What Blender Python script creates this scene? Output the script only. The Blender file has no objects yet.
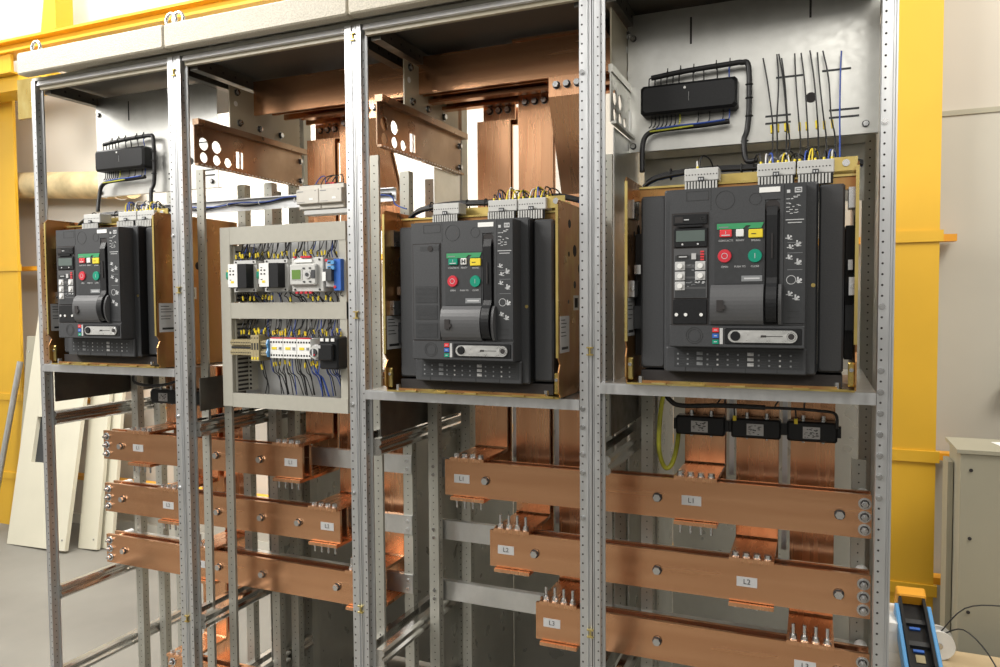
import bpy, math, random
from mathutils import Vector, Matrix
random.seed(7)
D = bpy.data
col = bpy.context.scene.collection
PI = math.pi

# ------------------------------------------------------------------ materials
def nodemat(name):
    m = D.materials.new(name); m.use_nodes = True
    nt = m.node_tree; b = nt.nodes['Principled BSDF']
    return m, nt, b
def plain(name, c, rough=.5, metal=0.0, spec=None, emit=0.0, var=.04, scale=30, bump=0.0):
    m, nt, b = nodemat(name); n, l = nt.nodes, nt.links
    tc = n.new('ShaderNodeTexCoord'); no = n.new('ShaderNodeTexNoise')
    no.inputs['Scale'].default_value = scale; no.inputs['Detail'].default_value = 3
    l.new(tc.outputs['Object'], no.inputs['Vector'])
    r = n.new('ShaderNodeValToRGB')
    r.color_ramp.elements[0].position = .3; r.color_ramp.elements[1].position = .7
    r.color_ramp.elements[0].color = (*[max(0, v*(1-var)) for v in c], 1)
    r.color_ramp.elements[1].color = (*[min(1, v*(1+var)) for v in c], 1)
    l.new(no.outputs['Fac'], r.inputs['Fac']); l.new(r.outputs['Color'], b.inputs['Base Color'])
    b.inputs['Roughness'].default_value = rough; b.inputs['Metallic'].default_value = metal
    if spec is not None: b.inputs['Specular IOR Level'].default_value = spec
    if emit:
        b.inputs['Emission Color'].default_value = (*c, 1); b.inputs['Emission Strength'].default_value = emit
    if bump:
        bp = n.new('ShaderNodeBump'); bp.inputs['Strength'].default_value = bump; bp.inputs['Distance'].default_value = .002
        l.new(no.outputs['Fac'], bp.inputs['Height']); l.new(bp.outputs['Normal'], b.inputs['Normal'])
    return m
def metalmat(name, c1, c2, r0, r1, stretch=(1, 1, 1), scale=8, metal=1.0, c3=None, bump=.02, detail=4):
    m, nt, b = nodemat(name); n, l = nt.nodes, nt.links
    tc = n.new('ShaderNodeTexCoord'); mp = n.new('ShaderNodeMapping'); mp.inputs['Scale'].default_value = stretch
    l.new(tc.outputs['Object'], mp.inputs['Vector'])
    no = n.new('ShaderNodeTexNoise'); no.inputs['Scale'].default_value = scale; no.inputs['Detail'].default_value = detail
    no.inputs['Roughness'].default_value = .6
    l.new(mp.outputs['Vector'], no.inputs['Vector'])
    r = n.new('ShaderNodeValToRGB'); e = r.color_ramp.elements
    e[0].position = .3; e[0].color = (*c1, 1); e[1].position = .7; e[1].color = (*c2, 1)
    if c3:
        x = r.color_ramp.elements.new(.52); x.color = (*c3, 1)
    l.new(no.outputs['Fac'], r.inputs['Fac']); l.new(r.outputs['Color'], b.inputs['Base Color'])
    n2 = n.new('ShaderNodeTexNoise'); n2.inputs['Scale'].default_value = scale*3; l.new(mp.outputs['Vector'], n2.inputs['Vector'])
    mr = n.new('ShaderNodeMapRange'); mr.inputs['From Min'].default_value = .3; mr.inputs['From Max'].default_value = .7
    mr.inputs['To Min'].default_value = r0; mr.inputs['To Max'].default_value = r1
    l.new(n2.outputs['Fac'], mr.inputs['Value']); l.new(mr.outputs['Result'], b.inputs['Roughness'])
    b.inputs['Metallic'].default_value = metal
    if bump:
        bp = n.new('ShaderNodeBump'); bp.inputs['Strength'].default_value = bump; bp.inputs['Distance'].default_value = .01
        l.new(no.outputs['Fac'], bp.inputs['Height']); l.new(bp.outputs['Normal'], b.inputs['Normal'])
    return m

M = {}
M['galv'] = metalmat('galvanised_steel', (.60, .61, .60), (.74, .74, .73), .28, .42, (1, 1, .6), 14, .92)
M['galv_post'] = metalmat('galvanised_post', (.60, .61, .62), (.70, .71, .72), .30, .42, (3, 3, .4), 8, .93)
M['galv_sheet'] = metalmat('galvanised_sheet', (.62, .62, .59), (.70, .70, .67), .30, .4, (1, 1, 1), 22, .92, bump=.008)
M['bright'] = metalmat('bright_zinc_rail', (.84, .84, .86), (.90, .90, .92), .3, .4, (1, 4, 4), 6, .1)
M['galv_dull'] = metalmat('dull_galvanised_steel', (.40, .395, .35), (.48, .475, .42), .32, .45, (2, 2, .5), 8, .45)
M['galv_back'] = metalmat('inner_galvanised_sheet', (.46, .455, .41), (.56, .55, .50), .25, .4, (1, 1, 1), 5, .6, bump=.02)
M['railmet'] = metalmat('bright_channel', (.55, .54, .52), (.70, .69, .67), .16, .24, (1, .3, 1), 5, 1.0, bump=.004)
M['copper'] = metalmat('copper_bar', (.62, .315, .165), (.80, .45, .255), .21, .28, (.35, 1, 6), 3, .95, bump=0, detail=2)
M['copper_v'] = metalmat('copper_riser', (.67, .335, .175), (.83, .46, .26), .22, .30, (6, 1, .35), 3, .95, bump=0, detail=2)
M['copper_edge'] = metalmat('copper_cut_edge', (.80, .36, .18), (.90, .48, .28), .3, .45, (1, 1, 1), 20, .8)
M['duct'] = metalmat('galv_copper_reflection_tint', (.26, .17, .11), (.42, .30, .21), .25, .4, (1, 1, 1), 6, .9)  # galvanised sheet, brown copper reflection put into the base colour
M['darksteel'] = metalmat('dark_channel_steel', (.10, .095, .085), (.16, .15, .13), .35, .5, (1, 1, 1), 10, .8)
M['zinc'] = metalmat('zinc_bolt', (.56, .57, .58), (.70, .70, .70), .2, .28, (1, 1, 1), 8, .95, bump=0)
M['chromate'] = metalmat('yellow_passivated_steel', (.50, .36, .10), (.66, .56, .24), .25, .4, (1, 1, .6), 9, .9, c3=(.60, .46, .16), bump=.02)
M['chromate_dark'] = metalmat('iridescent_passivated_steel', (.40, .23, .07), (.56, .42, .14), .25, .4, (1, 1, .5), 7, .85, c3=(.45, .22, .09), bump=.02)
M['black'] = plain('black_moulded_plastic', (.010, .0105, .012), .40, spec=.35, var=.15, scale=200, bump=.1)
M['cover'] = plain('charcoal_moulded_cover', (.045, .047, .051), .5, var=.08, scale=300, bump=.15)
M['cover_lt'] = plain('mid_grey_handle_cover', (.085, .086, .090), .38, var=.05, scale=300)
M['panelblk'] = plain('dark_control_panel', (.030, .032, .035), .5, var=.1, scale=100)
M['hole'] = plain('hole_dark', (.03, .026, .026), .8)
M['cream'] = plain('cream_textured_paint', (.50, .455, .36), .45, var=.16, scale=260, bump=.6)
M['cream_panel'] = plain('cream_panel_paint', (.62, .59, .47), .5, var=.03, scale=5)
M['cab'] = plain('beige_cabinet_paint', (.36, .34, .26), .5, var=.03, scale=5)
M['greypaint'] = plain('warm_grey_paint', (.40, .385, .33), .5, var=.03, scale=60)
M['tanpaint'] = plain('tan_painted_steel', (.46, .41, .30), .4, var=.04, scale=20)
M['roof'] = plain('roof_underside_dark_reflection', (.07, .062, .05), .5, var=.06, scale=10)  # galvanised roof, its dark reflection is put into the colour
M['yellow'] = plain('yellow_painted_steel', (.72, .42, .028), .45, var=.05, scale=3)
M['orange'] = plain('orange_yellow_paint', (.80, .36, .02), .45, var=.05, scale=8)
M['white'] = plain('white_plastic', (.80, .80, .78), .45, var=.02, scale=50)
M['paper'] = plain('white_paper', (.85, .85, .83), .8, var=.02, scale=20)
M['beige_pl'] = plain('beige_din_plastic', (.60, .57, .51), .5, var=.03, scale=60)
M['ltgrey'] = plain('light_grey_plastic', (.55, .55, .53), .45, var=.03, scale=60)
M['label'] = plain('silver_grey_label', (.50, .50, .50), .5, var=.04, scale=60)
M['red'] = plain('red_plastic', (.60, .03, .05), .35)
M['redlit'] = plain('red_indicator_lens', (.75, .05, .06), .3)
M['green'] = plain('green_plastic', (.0, .27, .17), .35)
M['bandgreen'] = plain('green_band_print', (.04, .30, .12), .45)
M['yel'] = plain('yellow_marker_plastic', (.80, .62, .03), .45)
M['blue'] = plain('blue_plastic', (.03, .13, .50), .4)
M['ltblue'] = plain('light_blue_plastic', (.10, .32, .62), .4)
M['wireblk'] = plain('black_cable_sheath', (.012, .012, .013), .4)
M['wireblue'] = plain('blue_cable_sheath', (.03, .08, .38), .4)
M['wirepink'] = plain('pink_cable_sheath', (.62, .32, .30), .45)
M['wirewht'] = plain('white_cable_sheath', (.7, .7, .68), .45)
M['gnyl'] = plain('green_yellow_cable_sheath', (.50, .50, .05), .4, var=.5, scale=14)
M['lcd'] = plain('grey_lcd', (.10, .13, .12), .2)
M['lcdgreen'] = plain('green_lcd', (.13, .24, .05), .25)
M['print'] = plain('white_print', (.55, .56, .57), .6)
M['print_dim'] = plain('grey_print', (.22, .23, .24), .6)
M['ink'] = plain('black_ink', (.02, .02, .02), .7)
M['rack'] = metalmat('satin_racking_plate', (.62, .63, .62), (.80, .80, .79), .25, .4, (.5, 1, 1), 40, .8)
M['wood'] = plain('bare_pine', (.52, .40, .24), .6, var=.15, scale=6)
M['insul'] = plain('tan_pipe_lagging', (.56, .44, .24), .75, var=.28, scale=9, bump=.5)
M['tb'] = plain('olive_beige_terminal', (.36, .30, .17), .5, var=.05, scale=60)
M['greenrub'] = plain('green_grip', (.02, .16, .07), .5)

def concrete():
    m, nt, b = nodemat('concrete_floor'); n, l = nt.nodes, nt.links
    tc = n.new('ShaderNodeTexCoord'); a = n.new('ShaderNodeTexNoise'); a.inputs['Scale'].default_value = 1.6; a.inputs['Detail'].default_value = 8
    l.new(tc.outputs['Object'], a.inputs['Vector'])
    r = n.new('ShaderNodeValToRGB'); e = r.color_ramp.elements
    e[0].position = .3; e[0].color = (.165, .155, .135, 1); e[1].position = .72; e[1].color = (.235, .225, .195, 1)
    l.new(a.outputs['Fac'], r.inputs['Fac']); l.new(r.outputs['Color'], b.inputs['Base Color'])
    b.inputs['Roughness'].default_value = .65
    bp = n.new('ShaderNodeBump'); bp.inputs['Strength'].default_value = .1
    l.new(a.outputs['Fac'], bp.inputs['Height']); l.new(bp.outputs['Normal'], b.inputs['Normal'])
    return m
M['floor'] = concrete()
def wallmat():
    m, nt, b = nodemat('painted_wall'); n, l = nt.nodes, nt.links
    tc = n.new('ShaderNodeTexCoord'); a = n.new('ShaderNodeTexNoise'); a.inputs['Scale'].default_value = .9; a.inputs['Detail'].default_value = 5
    l.new(tc.outputs['Object'], a.inputs['Vector'])
    r = n.new('ShaderNodeValToRGB'); e = r.color_ramp.elements
    e[0].position = .3; e[0].color = (.50, .46, .395, 1); e[1].position = .7; e[1].color = (.58, .545, .475, 1)
    l.new(a.outputs['Fac'], r.inputs['Fac']); l.new(r.outputs['Color'], b.inputs['Base Color'])
    b.inputs['Roughness'].default_value = .55
    return m
M['wall'] = wallmat()
M['wallband'] = plain('lower_wall_panel', (.50, .475, .41), .5, var=.06, scale=2)

# ------------------------------------------------------------------ mesh builder
class MB:
    def __init__(s): s.v = []; s.f = []; s.m = []; s.mats = []; s.sm = []
    def mi(s, mat):
        m = M[mat] if isinstance(mat, str) else mat
        if m not in s.mats: s.mats.append(m)
        return s.mats.index(m)
    def add(s, vs, fs, mat, smooth=False):
        o = len(s.v); k = s.mi(mat); s.v += [tuple(v) for v in vs]
        for f in fs: s.f.append([i+o for i in f]); s.m.append(k); s.sm.append(smooth)
        return s
    def box(s, x0, x1, y0, y1, z0, z1, mat, c=0.0):
        """box, with front (-y) and side edges chamfered by c"""
        if c <= 0:
            vs = [(x0,y0,z0),(x1,y0,z0),(x1,y1,z0),(x0,y1,z0),(x0,y0,z1),(x1,y0,z1),(x1,y1,z1),(x0,y1,z1)]
            return s.add(vs, [(0,1,2,3)[::-1],(4,5,6,7),(0,1,5,4),(1,2,6,5),(2,3,7,6),(3,0,4,7)], mat)
        def ring(y, i):
            return [(x0+i,y,z0),(x1-i,y,z0),(x1,y,z0+i),(x1,y,z1-i),(x1-i,y,z1),(x0+i,y,z1),(x0,y,z1-i),(x0,y,z0+i)]
        def ins(y, i):
            j = i
            return [(x0+i+j,y,z0+j),(x1-i-j,y,z0+j),(x1-j,y,z0+i+j),(x1-j,y,z1-i-j),(x1-i-j,y,z1-j),(x0+i+j,y,z1-j),(x0+j,y,z1-i-j),(x0+j,y,z0+i+j)]
        vs = ins(y0, c) + ring(y0+c, c) + ring(y1, c)
        fs = [tuple(range(8))]
        for a in (0, 8):
            for i in range(8): fs.append((a+i, a+8+i, a+8+(i+1) % 8, a+(i+1) % 8))
        fs.append(tuple(range(23, 15, -1)))
        return s.add(vs, fs, mat)
    def prism(s, pts, a0, a1, axis, mat, smooth=False):
        """extrude polygon pts; axis 'x': pts=(y,z); 'y': pts=(x,z); 'z': pts=(x,y)"""
        def P(p, a): return (a,p[0],p[1]) if axis == 'x' else (p[0],a,p[1]) if axis == 'y' else (p[0],p[1],a)
        n = len(pts)
        vs = [P(p,a0) for p in pts] + [P(p,a1) for p in pts]
        s.add(vs, [tuple(range(n)), tuple(range(2*n-1, n-1, -1))], mat)
        return s.add(vs, [(i, (i+1) % n, n+(i+1) % n, n+i) for i in range(n)], mat, smooth)
    def disc(s, c, r, d, axis, mat, seg=14, r2=None, smooth=True):
        """solid cylinder centred c, from c along +axis by d (d may be negative)"""
        r2 = r if r2 is None else r2
        def P(a, rr, h):
            u, w = rr*math.cos(a), rr*math.sin(a)
            return (c[0]+h, c[1]+u, c[2]+w) if axis == 'x' else (c[0]+u, c[1]+h, c[2]+w) if axis == 'y' else (c[0]+u, c[1]+w, c[2]+h)
        vs = [P(2*PI*i/seg, r, 0) for i in range(seg)] + [P(2*PI*i/seg, r2, d) for i in range(seg)]
        s.add(vs, [tuple(range(seg)), tuple(range(2*seg-1, seg-1, -1))], mat)
        return s.add(vs, [(i, (i+1) % seg, seg+(i+1) % seg, seg+i) for i in range(seg)], mat, smooth)
    def ring(s, c, ro, ri, d, mat, seg=28):
        """flat ring facing -y with thickness d"""
        vs = []
        for y in (c[1], c[1]+d):
            for rr in (ri, ro):
                vs += [(c[0]+rr*math.cos(2*PI*i/seg), y, c[2]+rr*math.sin(2*PI*i/seg)) for i in range(seg)]
        fs = []
        for i in range(seg):
            j = (i+1) % seg
            fs += [(i, j, seg+j, seg+i), (2*seg+i, 3*seg+i, 3*seg+j, 2*seg+j), (seg+i, seg+j, 3*seg+j, 3*seg+i), (i, 2*seg+i, 2*seg+j, j)]
        return s.add(vs, fs, mat)
    def tube(s, pts, r, mat, seg=8, sub=4):
        """round tube through smoothed points"""
        P = [Vector(p) for p in pts]
        if len(P) > 2 and sub > 1:
            Q = []
            for i in range(len(P)-1):
                a, b, c, d = P[max(i-1,0)], P[i], P[i+1], P[min(i+2,len(P)-1)]
                for k in range(sub):
                    t = k/sub
                    Q.append(.5*((2*b)+(c-a)*t+(2*a-5*b+4*c-d)*t*t+(3*b-a-3*c+d)*t**3))
            Q.append(P[-1]); P = Q
        vs = []; n = len(P); up = None
        for i, p in enumerate(P):
            t = (P[min(i+1,n-1)]-P[max(i-1,0)])
            if t.length < 1e-9: t = Vector((0,0,1))
            t.normalize()
            if up is None:
                up = Vector((0,0,1)) if abs(t.z) < .9 else Vector((1,0,0))
            u = up - t*up.dot(t)
            if u.length < 1e-6: u = Vector((1,0,0)).cross(t)
            u.normalize(); w = t.cross(u); up = u
            vs += [p+u*(r*math.cos(2*PI*k/seg))+w*(r*math.sin(2*PI*k/seg)) for k in range(seg)]
        fs = [(i*seg+k, i*seg+(k+1) % seg, (i+1)*seg+(k+1) % seg, (i+1)*seg+k) for i in range(n-1) for k in range(seg)]
        s.add(vs, fs, mat, True)
        return s.add(vs, [tuple(range(seg))[::-1], tuple(range((n-1)*seg, n*seg))], mat)
    def torus(s, c, R, r, axis, mat, a0=0, a1=2*PI, seg=20):
        pts = []
        for i in range(seg+1):
            a = a0+(a1-a0)*i/seg
            u, w = R*math.cos(a), R*math.sin(a)
            pts.append((c[0]+u, c[1], c[2]+w) if axis == 'y' else (c[0], c[1]+u, c[2]+w) if axis == 'x' else (c[0]+u, c[1]+w, c[2]))
        return s.tube(pts, r, mat, 8, 1)
    def sheet(s, outer, inner, x0, x1, mat):
        """flat sheet normal to x with real openings, outlines as (y, z)"""
        from mathutils.geometry import tessellate_polygon
        loops = [outer]+inner; flat = [p for q in loops for p in q]
        tris = tessellate_polygon([[Vector((p[0], p[1], 0)) for p in q] for q in loops])
        n = len(flat)
        vs = [(x0, p[0], p[1]) for p in flat]+[(x1, p[0], p[1]) for p in flat]
        fs = [tuple(t) for t in tris]+[tuple(i+n for i in t[::-1]) for t in tris]; k = 0
        for q in loops:
            for i in range(len(q)): j = (i+1) % len(q); fs.append((k+i, k+j, n+k+j, n+k+i))
            k += len(q)
        return s.add(vs, fs, mat)
    def build(s, name, parent=None, loc=None):
        me = D.meshes.new(name); me.from_pydata(s.v, [], s.f)
        for m in s.mats: me.materials.append(m)
        me.polygons.foreach_set('material_index', s.m); me.polygons.foreach_set('use_smooth', s.sm)
        me.update()
        import bmesh
        bm = bmesh.new(); bm.from_mesh(me); bmesh.ops.recalc_face_normals(bm, faces=bm.faces); bm.to_mesh(me); bm.free()
        o = D.objects.new(name, me); col.objects.link(o)
        if loc: o.location = loc
        if parent: o.parent = parent
        return o
def thing(name, label, cat, loc=(0,0,0), group=None):
    o = D.objects.new(name, None); col.objects.link(o); o.location = loc; o.empty_display_size = .05
    o['label'] = label; o['category'] = cat
    if group: o['group'] = group
    return o
def tag(o, label, cat, group=None, kind=None):
    if label: o['label'] = label
    if cat: o['category'] = cat
    if group: o['group'] = group
    if kind: o['kind'] = kind
    return o
def struct(o): o['kind'] = 'structure'; return o
def text(s, size, loc, mat, parent, name='lettering', align='CENTER', rx=PI/2, sx=1.0):
    c = D.curves.new(name, 'FONT'); c.body = s; c.size = size; c.align_x = align; c.align_y = 'CENTER'; c.extrude = .0002
    c.materials.append(M[mat])
    f = D.objects.new('lettering_source', c); col.objects.link(f); bpy.context.view_layer.update()
    me = D.meshes.new_from_object(f.evaluated_get(bpy.context.evaluated_depsgraph_get()))
    D.objects.remove(f); D.curves.remove(c)
    o = D.objects.new(name, me); col.objects.link(o); o.location = loc; o.rotation_euler = (rx, 0, 0); o.scale = (sx, 1, 1); o.parent = parent
    return o
def copy_tree(o, parent=None):
    c = o.copy(); col.objects.link(c)
    if parent: c.parent = parent
    for ch in list(o.children): copy_tree(ch, c)
    return c

W = .6
# ------------------------------------------------------------------ room
struct(MB().box(-9, 8, -6, 1.92, -.1, 0, 'floor').build('floor'))
wb = MB().box(-9, 8, 1.90, 2.05, 0, 6, 'wall').build('wall_back'); struct(wb)
struct(MB().box(2.2, 8, 1.885, 1.9, 0, 2.20, 'wallband').box(2.2, 8, 1.88, 1.9, 2.20, 2.22, 'cab').build('trim_1'))
struct(MB().box(-9, 2.2, 1.87, 1.9, 0, .06, 'wallband').build('baseboard_back'))

# ------------------------------------------------------------------ background things
def column(x0, x1, label, dp):
    t = thing('steel_column', label, 'column', ((x0+x1)/2, 1.68, 0))
    h = (x1-x0)/2
    MB().box(-h, h, 0, dp, 0, 3.08, 'yellow').build('web', t)
    for z in (.335, .86, 1.71):
        MB().box(-h, h+.012, -.008, .018, z-.022, z+.022, 'yellow').build('band', t)
    return t
column(-3.05, -2.53, 'broad yellow steel column at the left edge, behind the leaning panels', .02)
column(2.522, 2.69, 'tall yellow steel column behind the rightmost cubicle post', .11)
for z, lab in ((1.71, 'topmost yellow wall rail, level with the breaker control panels'), (.84, 'yellow wall rail below the breaker shelves, middle of three'), (.335, 'lowest yellow wall rail near the floor')):
    tag(MB().box(-2.9, 2.765, 1.80, 1.86, z-.014, z+.014, 'orange').build('wall_rail'), lab, 'rail', 'yellow wall rails')
tag(MB().box(-6, 4, 1.66, 1.80, 3.085, 3.10, 'yellow').box(-6, 4, 1.71, 1.74, 3.10, 3.15, 'yellow').box(-6, 4, 1.66, 1.80, 3.15, 3.165, 'yellow').build('crane_beam'),
    'long yellow steel beam running above the cabinet roof', 'beam')
t = MB().prism([(-2.27, 3.168), (-2.09, 3.168), (-2.09, 4.0), (-2.12, 4.0)], 1.70, 1.715, 'y', 'yellow').box(-2.10, -2.075, 1.66, 1.78, 3.168, 4.0, 'yellow').build('gusset_brace')
tag(t, 'yellow tapering gusset standing on the long yellow beam', 'brace')
tag(MB().box(-4, -1.95, 1.5, 1.66, 2.77, 2.86, 'yellow').box(-4, -2.2, 1.45, 1.5, 2.86, 2.87, 'yellow').build('cross_beam'), 'lower yellow beam ending behind the top left cabinet corner', 'beam')
tag(MB().box(-2.13, -1.93, 1.44, 1.455, 2.57, 2.80, M['chromate']).disc((-1.98, 1.44, 2.62), .012, -.01, 'y', 'zinc').build('beam_end_plate'), 'small olive yellow bolted plate at the end of the lower beam', 'plate')
pp = [(-3.4, 1.79, 2.30), (-2.7, 1.79, 2.265), (-1.96, 1.79, 2.22), (-1.62, 1.79, 2.20)]
tag(MB().tube(pp, .085, 'insul', 20, 6).build('lagged_pipe'), 'tan lagged pipe running along the wall behind the left cubicle', 'pipe')
pipe = D.objects['lagged_pipe']
for x in (-2.95, -1.72): MB().box(x-.015, x+.015, 1.872, 1.892, 2.16, 2.30, 'galv').torus((x, 1.79, 2.275 if x < -2 else 2.205), .088, .006, 'x', 'galv').build('pipe_clamp', pipe)

def lean(x0, x1, h, y, tilt, mat, label, cut=None, skew=.0, name='cladding_board'):
    mb = MB(); th = .025
    if cut:
        cx0, cx1, cz0, cz1 = cut
        for a in ((x0, cx0, 0, h), (cx1, x1, 0, h), (cx0, cx1, 0, cz0), (cx0, cx1, cz1, h)):
            mb.box(a[0]-x0, a[1]-x0, 0, th, a[2], a[3], mat)
        mb.box(cx0-x0, cx1-x0, th, th+.002, cz0, cz1, 'panelblk')
    else: mb.box(0, x1-x0, 0, th, 0, h, mat, .003)
    mb.disc((.03, 0, h-.1), .006, -.003, 'y', 'zinc').disc((x1-x0-.03, 0, .06), .006, -.003, 'y', 'zinc')
    o = mb.build(name, loc=(x0, y, .003)); o.rotation_euler = (-tilt, skew, 0)
    tag(o, label, 'panel'); return o
lean(-2.31, -1.80, 1.46, 1.40, .20, 'cream_panel', 'large cream panel with a rectangular cutout leaning at the front of the stack', cut=(-2.19, -2.05, .50, .78), skew=-.03)
lean(-1.82, -1.66, 1.22, 1.50, .17, 'cream_panel', 'narrow cream panel leaning just right of the panel with the cutout', skew=-.05)
lean(-1.70, -1.60, 1.15, 1.55, .16, 'cream_panel', 'rearmost narrow cream strip panel, right edge of the leaning stack', skew=-.05)
lean(-2.43, -2.33, 1.27, 1.53, .10, 'cab', 'grey beige panel leaning between the yellow column and the cream panels')
tag(MB().tube([(-2.63, 1.50, 0), (-2.50, 1.655, 1.10)], .018, 'galv', 12, 1).build('steel_tube'), 'thin grey steel tube leaning against the left yellow column', 'tube')
tag(MB().tube([(-1.4, 1.55, .012), (-1.1, 1.45, .012), (-.8, 1.62, .012), (-.5, 1.5, .014), (-.2, 1.66, .1), (0, 1.7, .3)], .012, 'wireblk', 8).build('floor_cable'), 'black cable lying on the concrete floor behind the left cubicle', 'cable')

# right hand background
t = thing('storage_cabinet', 'beige steel cabinet standing at the right edge with papers on top', 'cabinet', (2.71, 1.27, 0))
MB().box(0, 1.1, 0, .23, 0, .955, 'cab', .003).build('body', t)
MB().box(-.012, 1.1, -.006, .245, .955, .968, 'cab').build('top', t)
mb = MB()
for z in (.9, .67, .42, .2): mb.disc((.03, 0, z), .006, -.003, 'y', 'hole', 8)
mb.build('rivets', t)
MB().box(-.020, -.003, .12, .23, 0, .90, 'cab').build('rear_flange', t)
for k, (x, y, r) in enumerate([(2.94, 1.39, .2), (2.98, 1.42, -.15)]):
    o = MB().box(-.1, .1, -.075, .075, 0, .0015, 'paper').build('paper_sheet', loc=(x, y, .9685+.002*k)); o.rotation_euler = (0, 0, r)
    tag(o, ['white paper sheet lying under another on the beige cabinet', 'white paper sheet lying uppermost on the beige cabinet'][k], 'paper', 'papers on the beige cabinet')
t = thing('green_handle', 'small rounded green grip on the wall above the beige cabinet', 'handle', (2.965, 1.84, 1.13))
MB().tube([(-.02, 0, 0), (.05, 0, .004), (.14, 0, .004)], .028, 'greenrub', 14, 3).box(.02, .06, .0, .045, -.015, .015, 'ltgrey').build('grip', t)
# bench with odds and ends, right of the cabinet line
bt = thing('work_trestle', 'low pine plank top beside the rightmost cabinet post', 'bench', (2.62, .78, -.05))
MB().box(-.22, .62, -.42, .36, .355, .385, 'wood').box(.0, .30, -.36, -.30, .385, .40, 'wood').build('top', bt)
for x in (-.18, .56):
    for y in (-.36, .30): MB().box(x, x+.045, y, y+.045, .05, .355, 'wood').build('leg', bt)
def cbox(x0, x1, y0, y1, z0, z1, label):
    z0 -= .05; z1 -= .05
    t = thing('carton', label, 'box', ((x0+x1)/2, (y0+y1)/2, z0), 'white cartons on the pine top')
    hx, hy = (x1-x0)/2, (y1-y0)/2
    MB().box(-hx, hx, -hy, hy, 0, z1-z0, 'white').build('body', t)
    MB().box(-hx-.002, hx+.002, -hy-.002, hy+.002, z1-z0-.025, z1-z0+.002, 'paper').build('lid', t)
cbox(2.43, 2.505, .86, 1.02, .386, .466, 'white carton beside the post, lower of the two')
cbox(2.43, 2.505, .86, 1.02, .469, .555, 'white carton beside the post, upper of the two')
cbox(2.83, 3.0, .75, .92, .386, .45, 'small white carton at the bottom right corner')
# blue and black slotted tray
t = thing('tool_tray', 'black slotted tool tray with blue side rails and an orange end cap', 'tray', (2.546, .78, .418))
rx = math.radians(27)
def tilt(mb, name): 
    o = mb.build(name, t); o.rotation_euler = (rx, 0, .045); return o
tilt(MB().box(-.036, .036, -.22, .22, 0, .02, 'black').box(-.036, -.028, -.22, .22, .02, .05, 'black').box(.028, .036, -.22, .22, .02, .05, 'black'), 'trough')
for s in (-1, 1):
    tilt(MB().box(s*.043-.006, s*.043+.006, -.24, .19, -.005, .045, 'ltblue', .002), 'side_rail')
for y in (-.14, -.04, .06, .14):
    tilt(MB().box(-.028, .028, y-.008, y+.008, .02, .03, 'panelblk'), 'divider')
    tilt(MB().box(-.016, .012, y-.026, y-.018, .0205, .026, 'blue'), 'blue_tab')
tilt(MB().box(-.04, .04, .215, .25, -.01, .056, 'orange', .004), 'end_cap')
for y in (-.10, .0): tilt(MB().box(-.012, .012, y, y+.026, .0205, .023, 'tb'), 'contact_strip')
t = thing('cable_spool', 'grey and white cable spool standing beside the blue tray', 'spool', (2.628, 1.07, .336))
MB().disc((0, -.02, .045), .045, .008, 'y', 'white', 24).disc((0, .028, .045), .045, .008, 'y', 'ltgrey', 24).build('flange', t)
MB().disc((0, -.012, .045), .034, .04, 'y', 'label', 24).disc((0, -.022, .045), .01, -.004, 'y', 'zinc', 12).build('drum', t)
tag(MB().tube([(2.635, 1.07, .42), (2.70, 1.08, .50), (2.80, 1.1, .515), (2.93, 1.12, .50), (3.2, 1.12, .45)], .0022, 'wireblk', 6).build('thin_cable'), 'thin black cable arching in front of the beige cabinet', 'cable', 'thin black cables by the tray')
tag(MB().tube([(2.645, 1.06, .42), (2.69, 1.03, .45), (2.74, .95, .42), (2.78, .84, .345)], .0022, 'wireblk', 6).build('thin_cable'), 'thin black cable curling down from the spool to the plank', 'cable', 'thin black cables by the tray')

# ------------------------------------------------------------------ switchgear frames
PITCH = .0207
def holes(mb, x, y, z0, z1, axis='y', r=.0022, d=-.0004, skip=None):
    n = int((z1-z0)/PITCH)
    for i in range(n+1): mb.disc((x, y, z0+i*PITCH), r, d, axis, 'hole', 8)
def bolt(mb, c, r, mat='zinc', head=.006, washer=None, stud=0, axis='y', sgn=-1):
    """hex bolt head pointing along sgn*axis"""
    x, y, z = c; h = 0
    def off(k): return (x, y+sgn*k, z) if axis == 'y' else (x+sgn*k, y, z) if axis == 'x' else (x, y, z+sgn*k)
    if washer:
        mb.disc(c, washer, sgn*.002, axis, mat, 18); h = .002
        mb.disc(off(.002), washer*.72, sgn*.0015, axis, mat, 16); h = .0035
    if washer: mb.disc(off(h), r*1.22, sgn*.0005, axis, 'hole', 14); h += .0004
    mb.disc(off(h), r, sgn*head, axis, mat, 6, smooth=False)
    if stud: mb.disc(off(h+head), r*.5, sgn*stud, axis, mat, 10)
ZT = 2.165
def rail_profile(cx, cz):
    """double rounded channel, (x,z) outline"""
    return [(cx-.012, cz-.022), (cx+.006, cz-.022), (cx+.012, cz-.016), (cx+.012, cz-.008), (cx+.006, cz-.002), (cx+.006, cz+.003), (cx+.012, cz+.008), (cx+.012, cz+.016), (cx+.006, cz+.022), (cx-.012, cz+.022)]
HOLES = ((.055, 1.927, .018), (.105, 1.927, .018), (.055, 1.889, .015), (.105, 1.889, .015), (.150, 1.889, .014))
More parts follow.
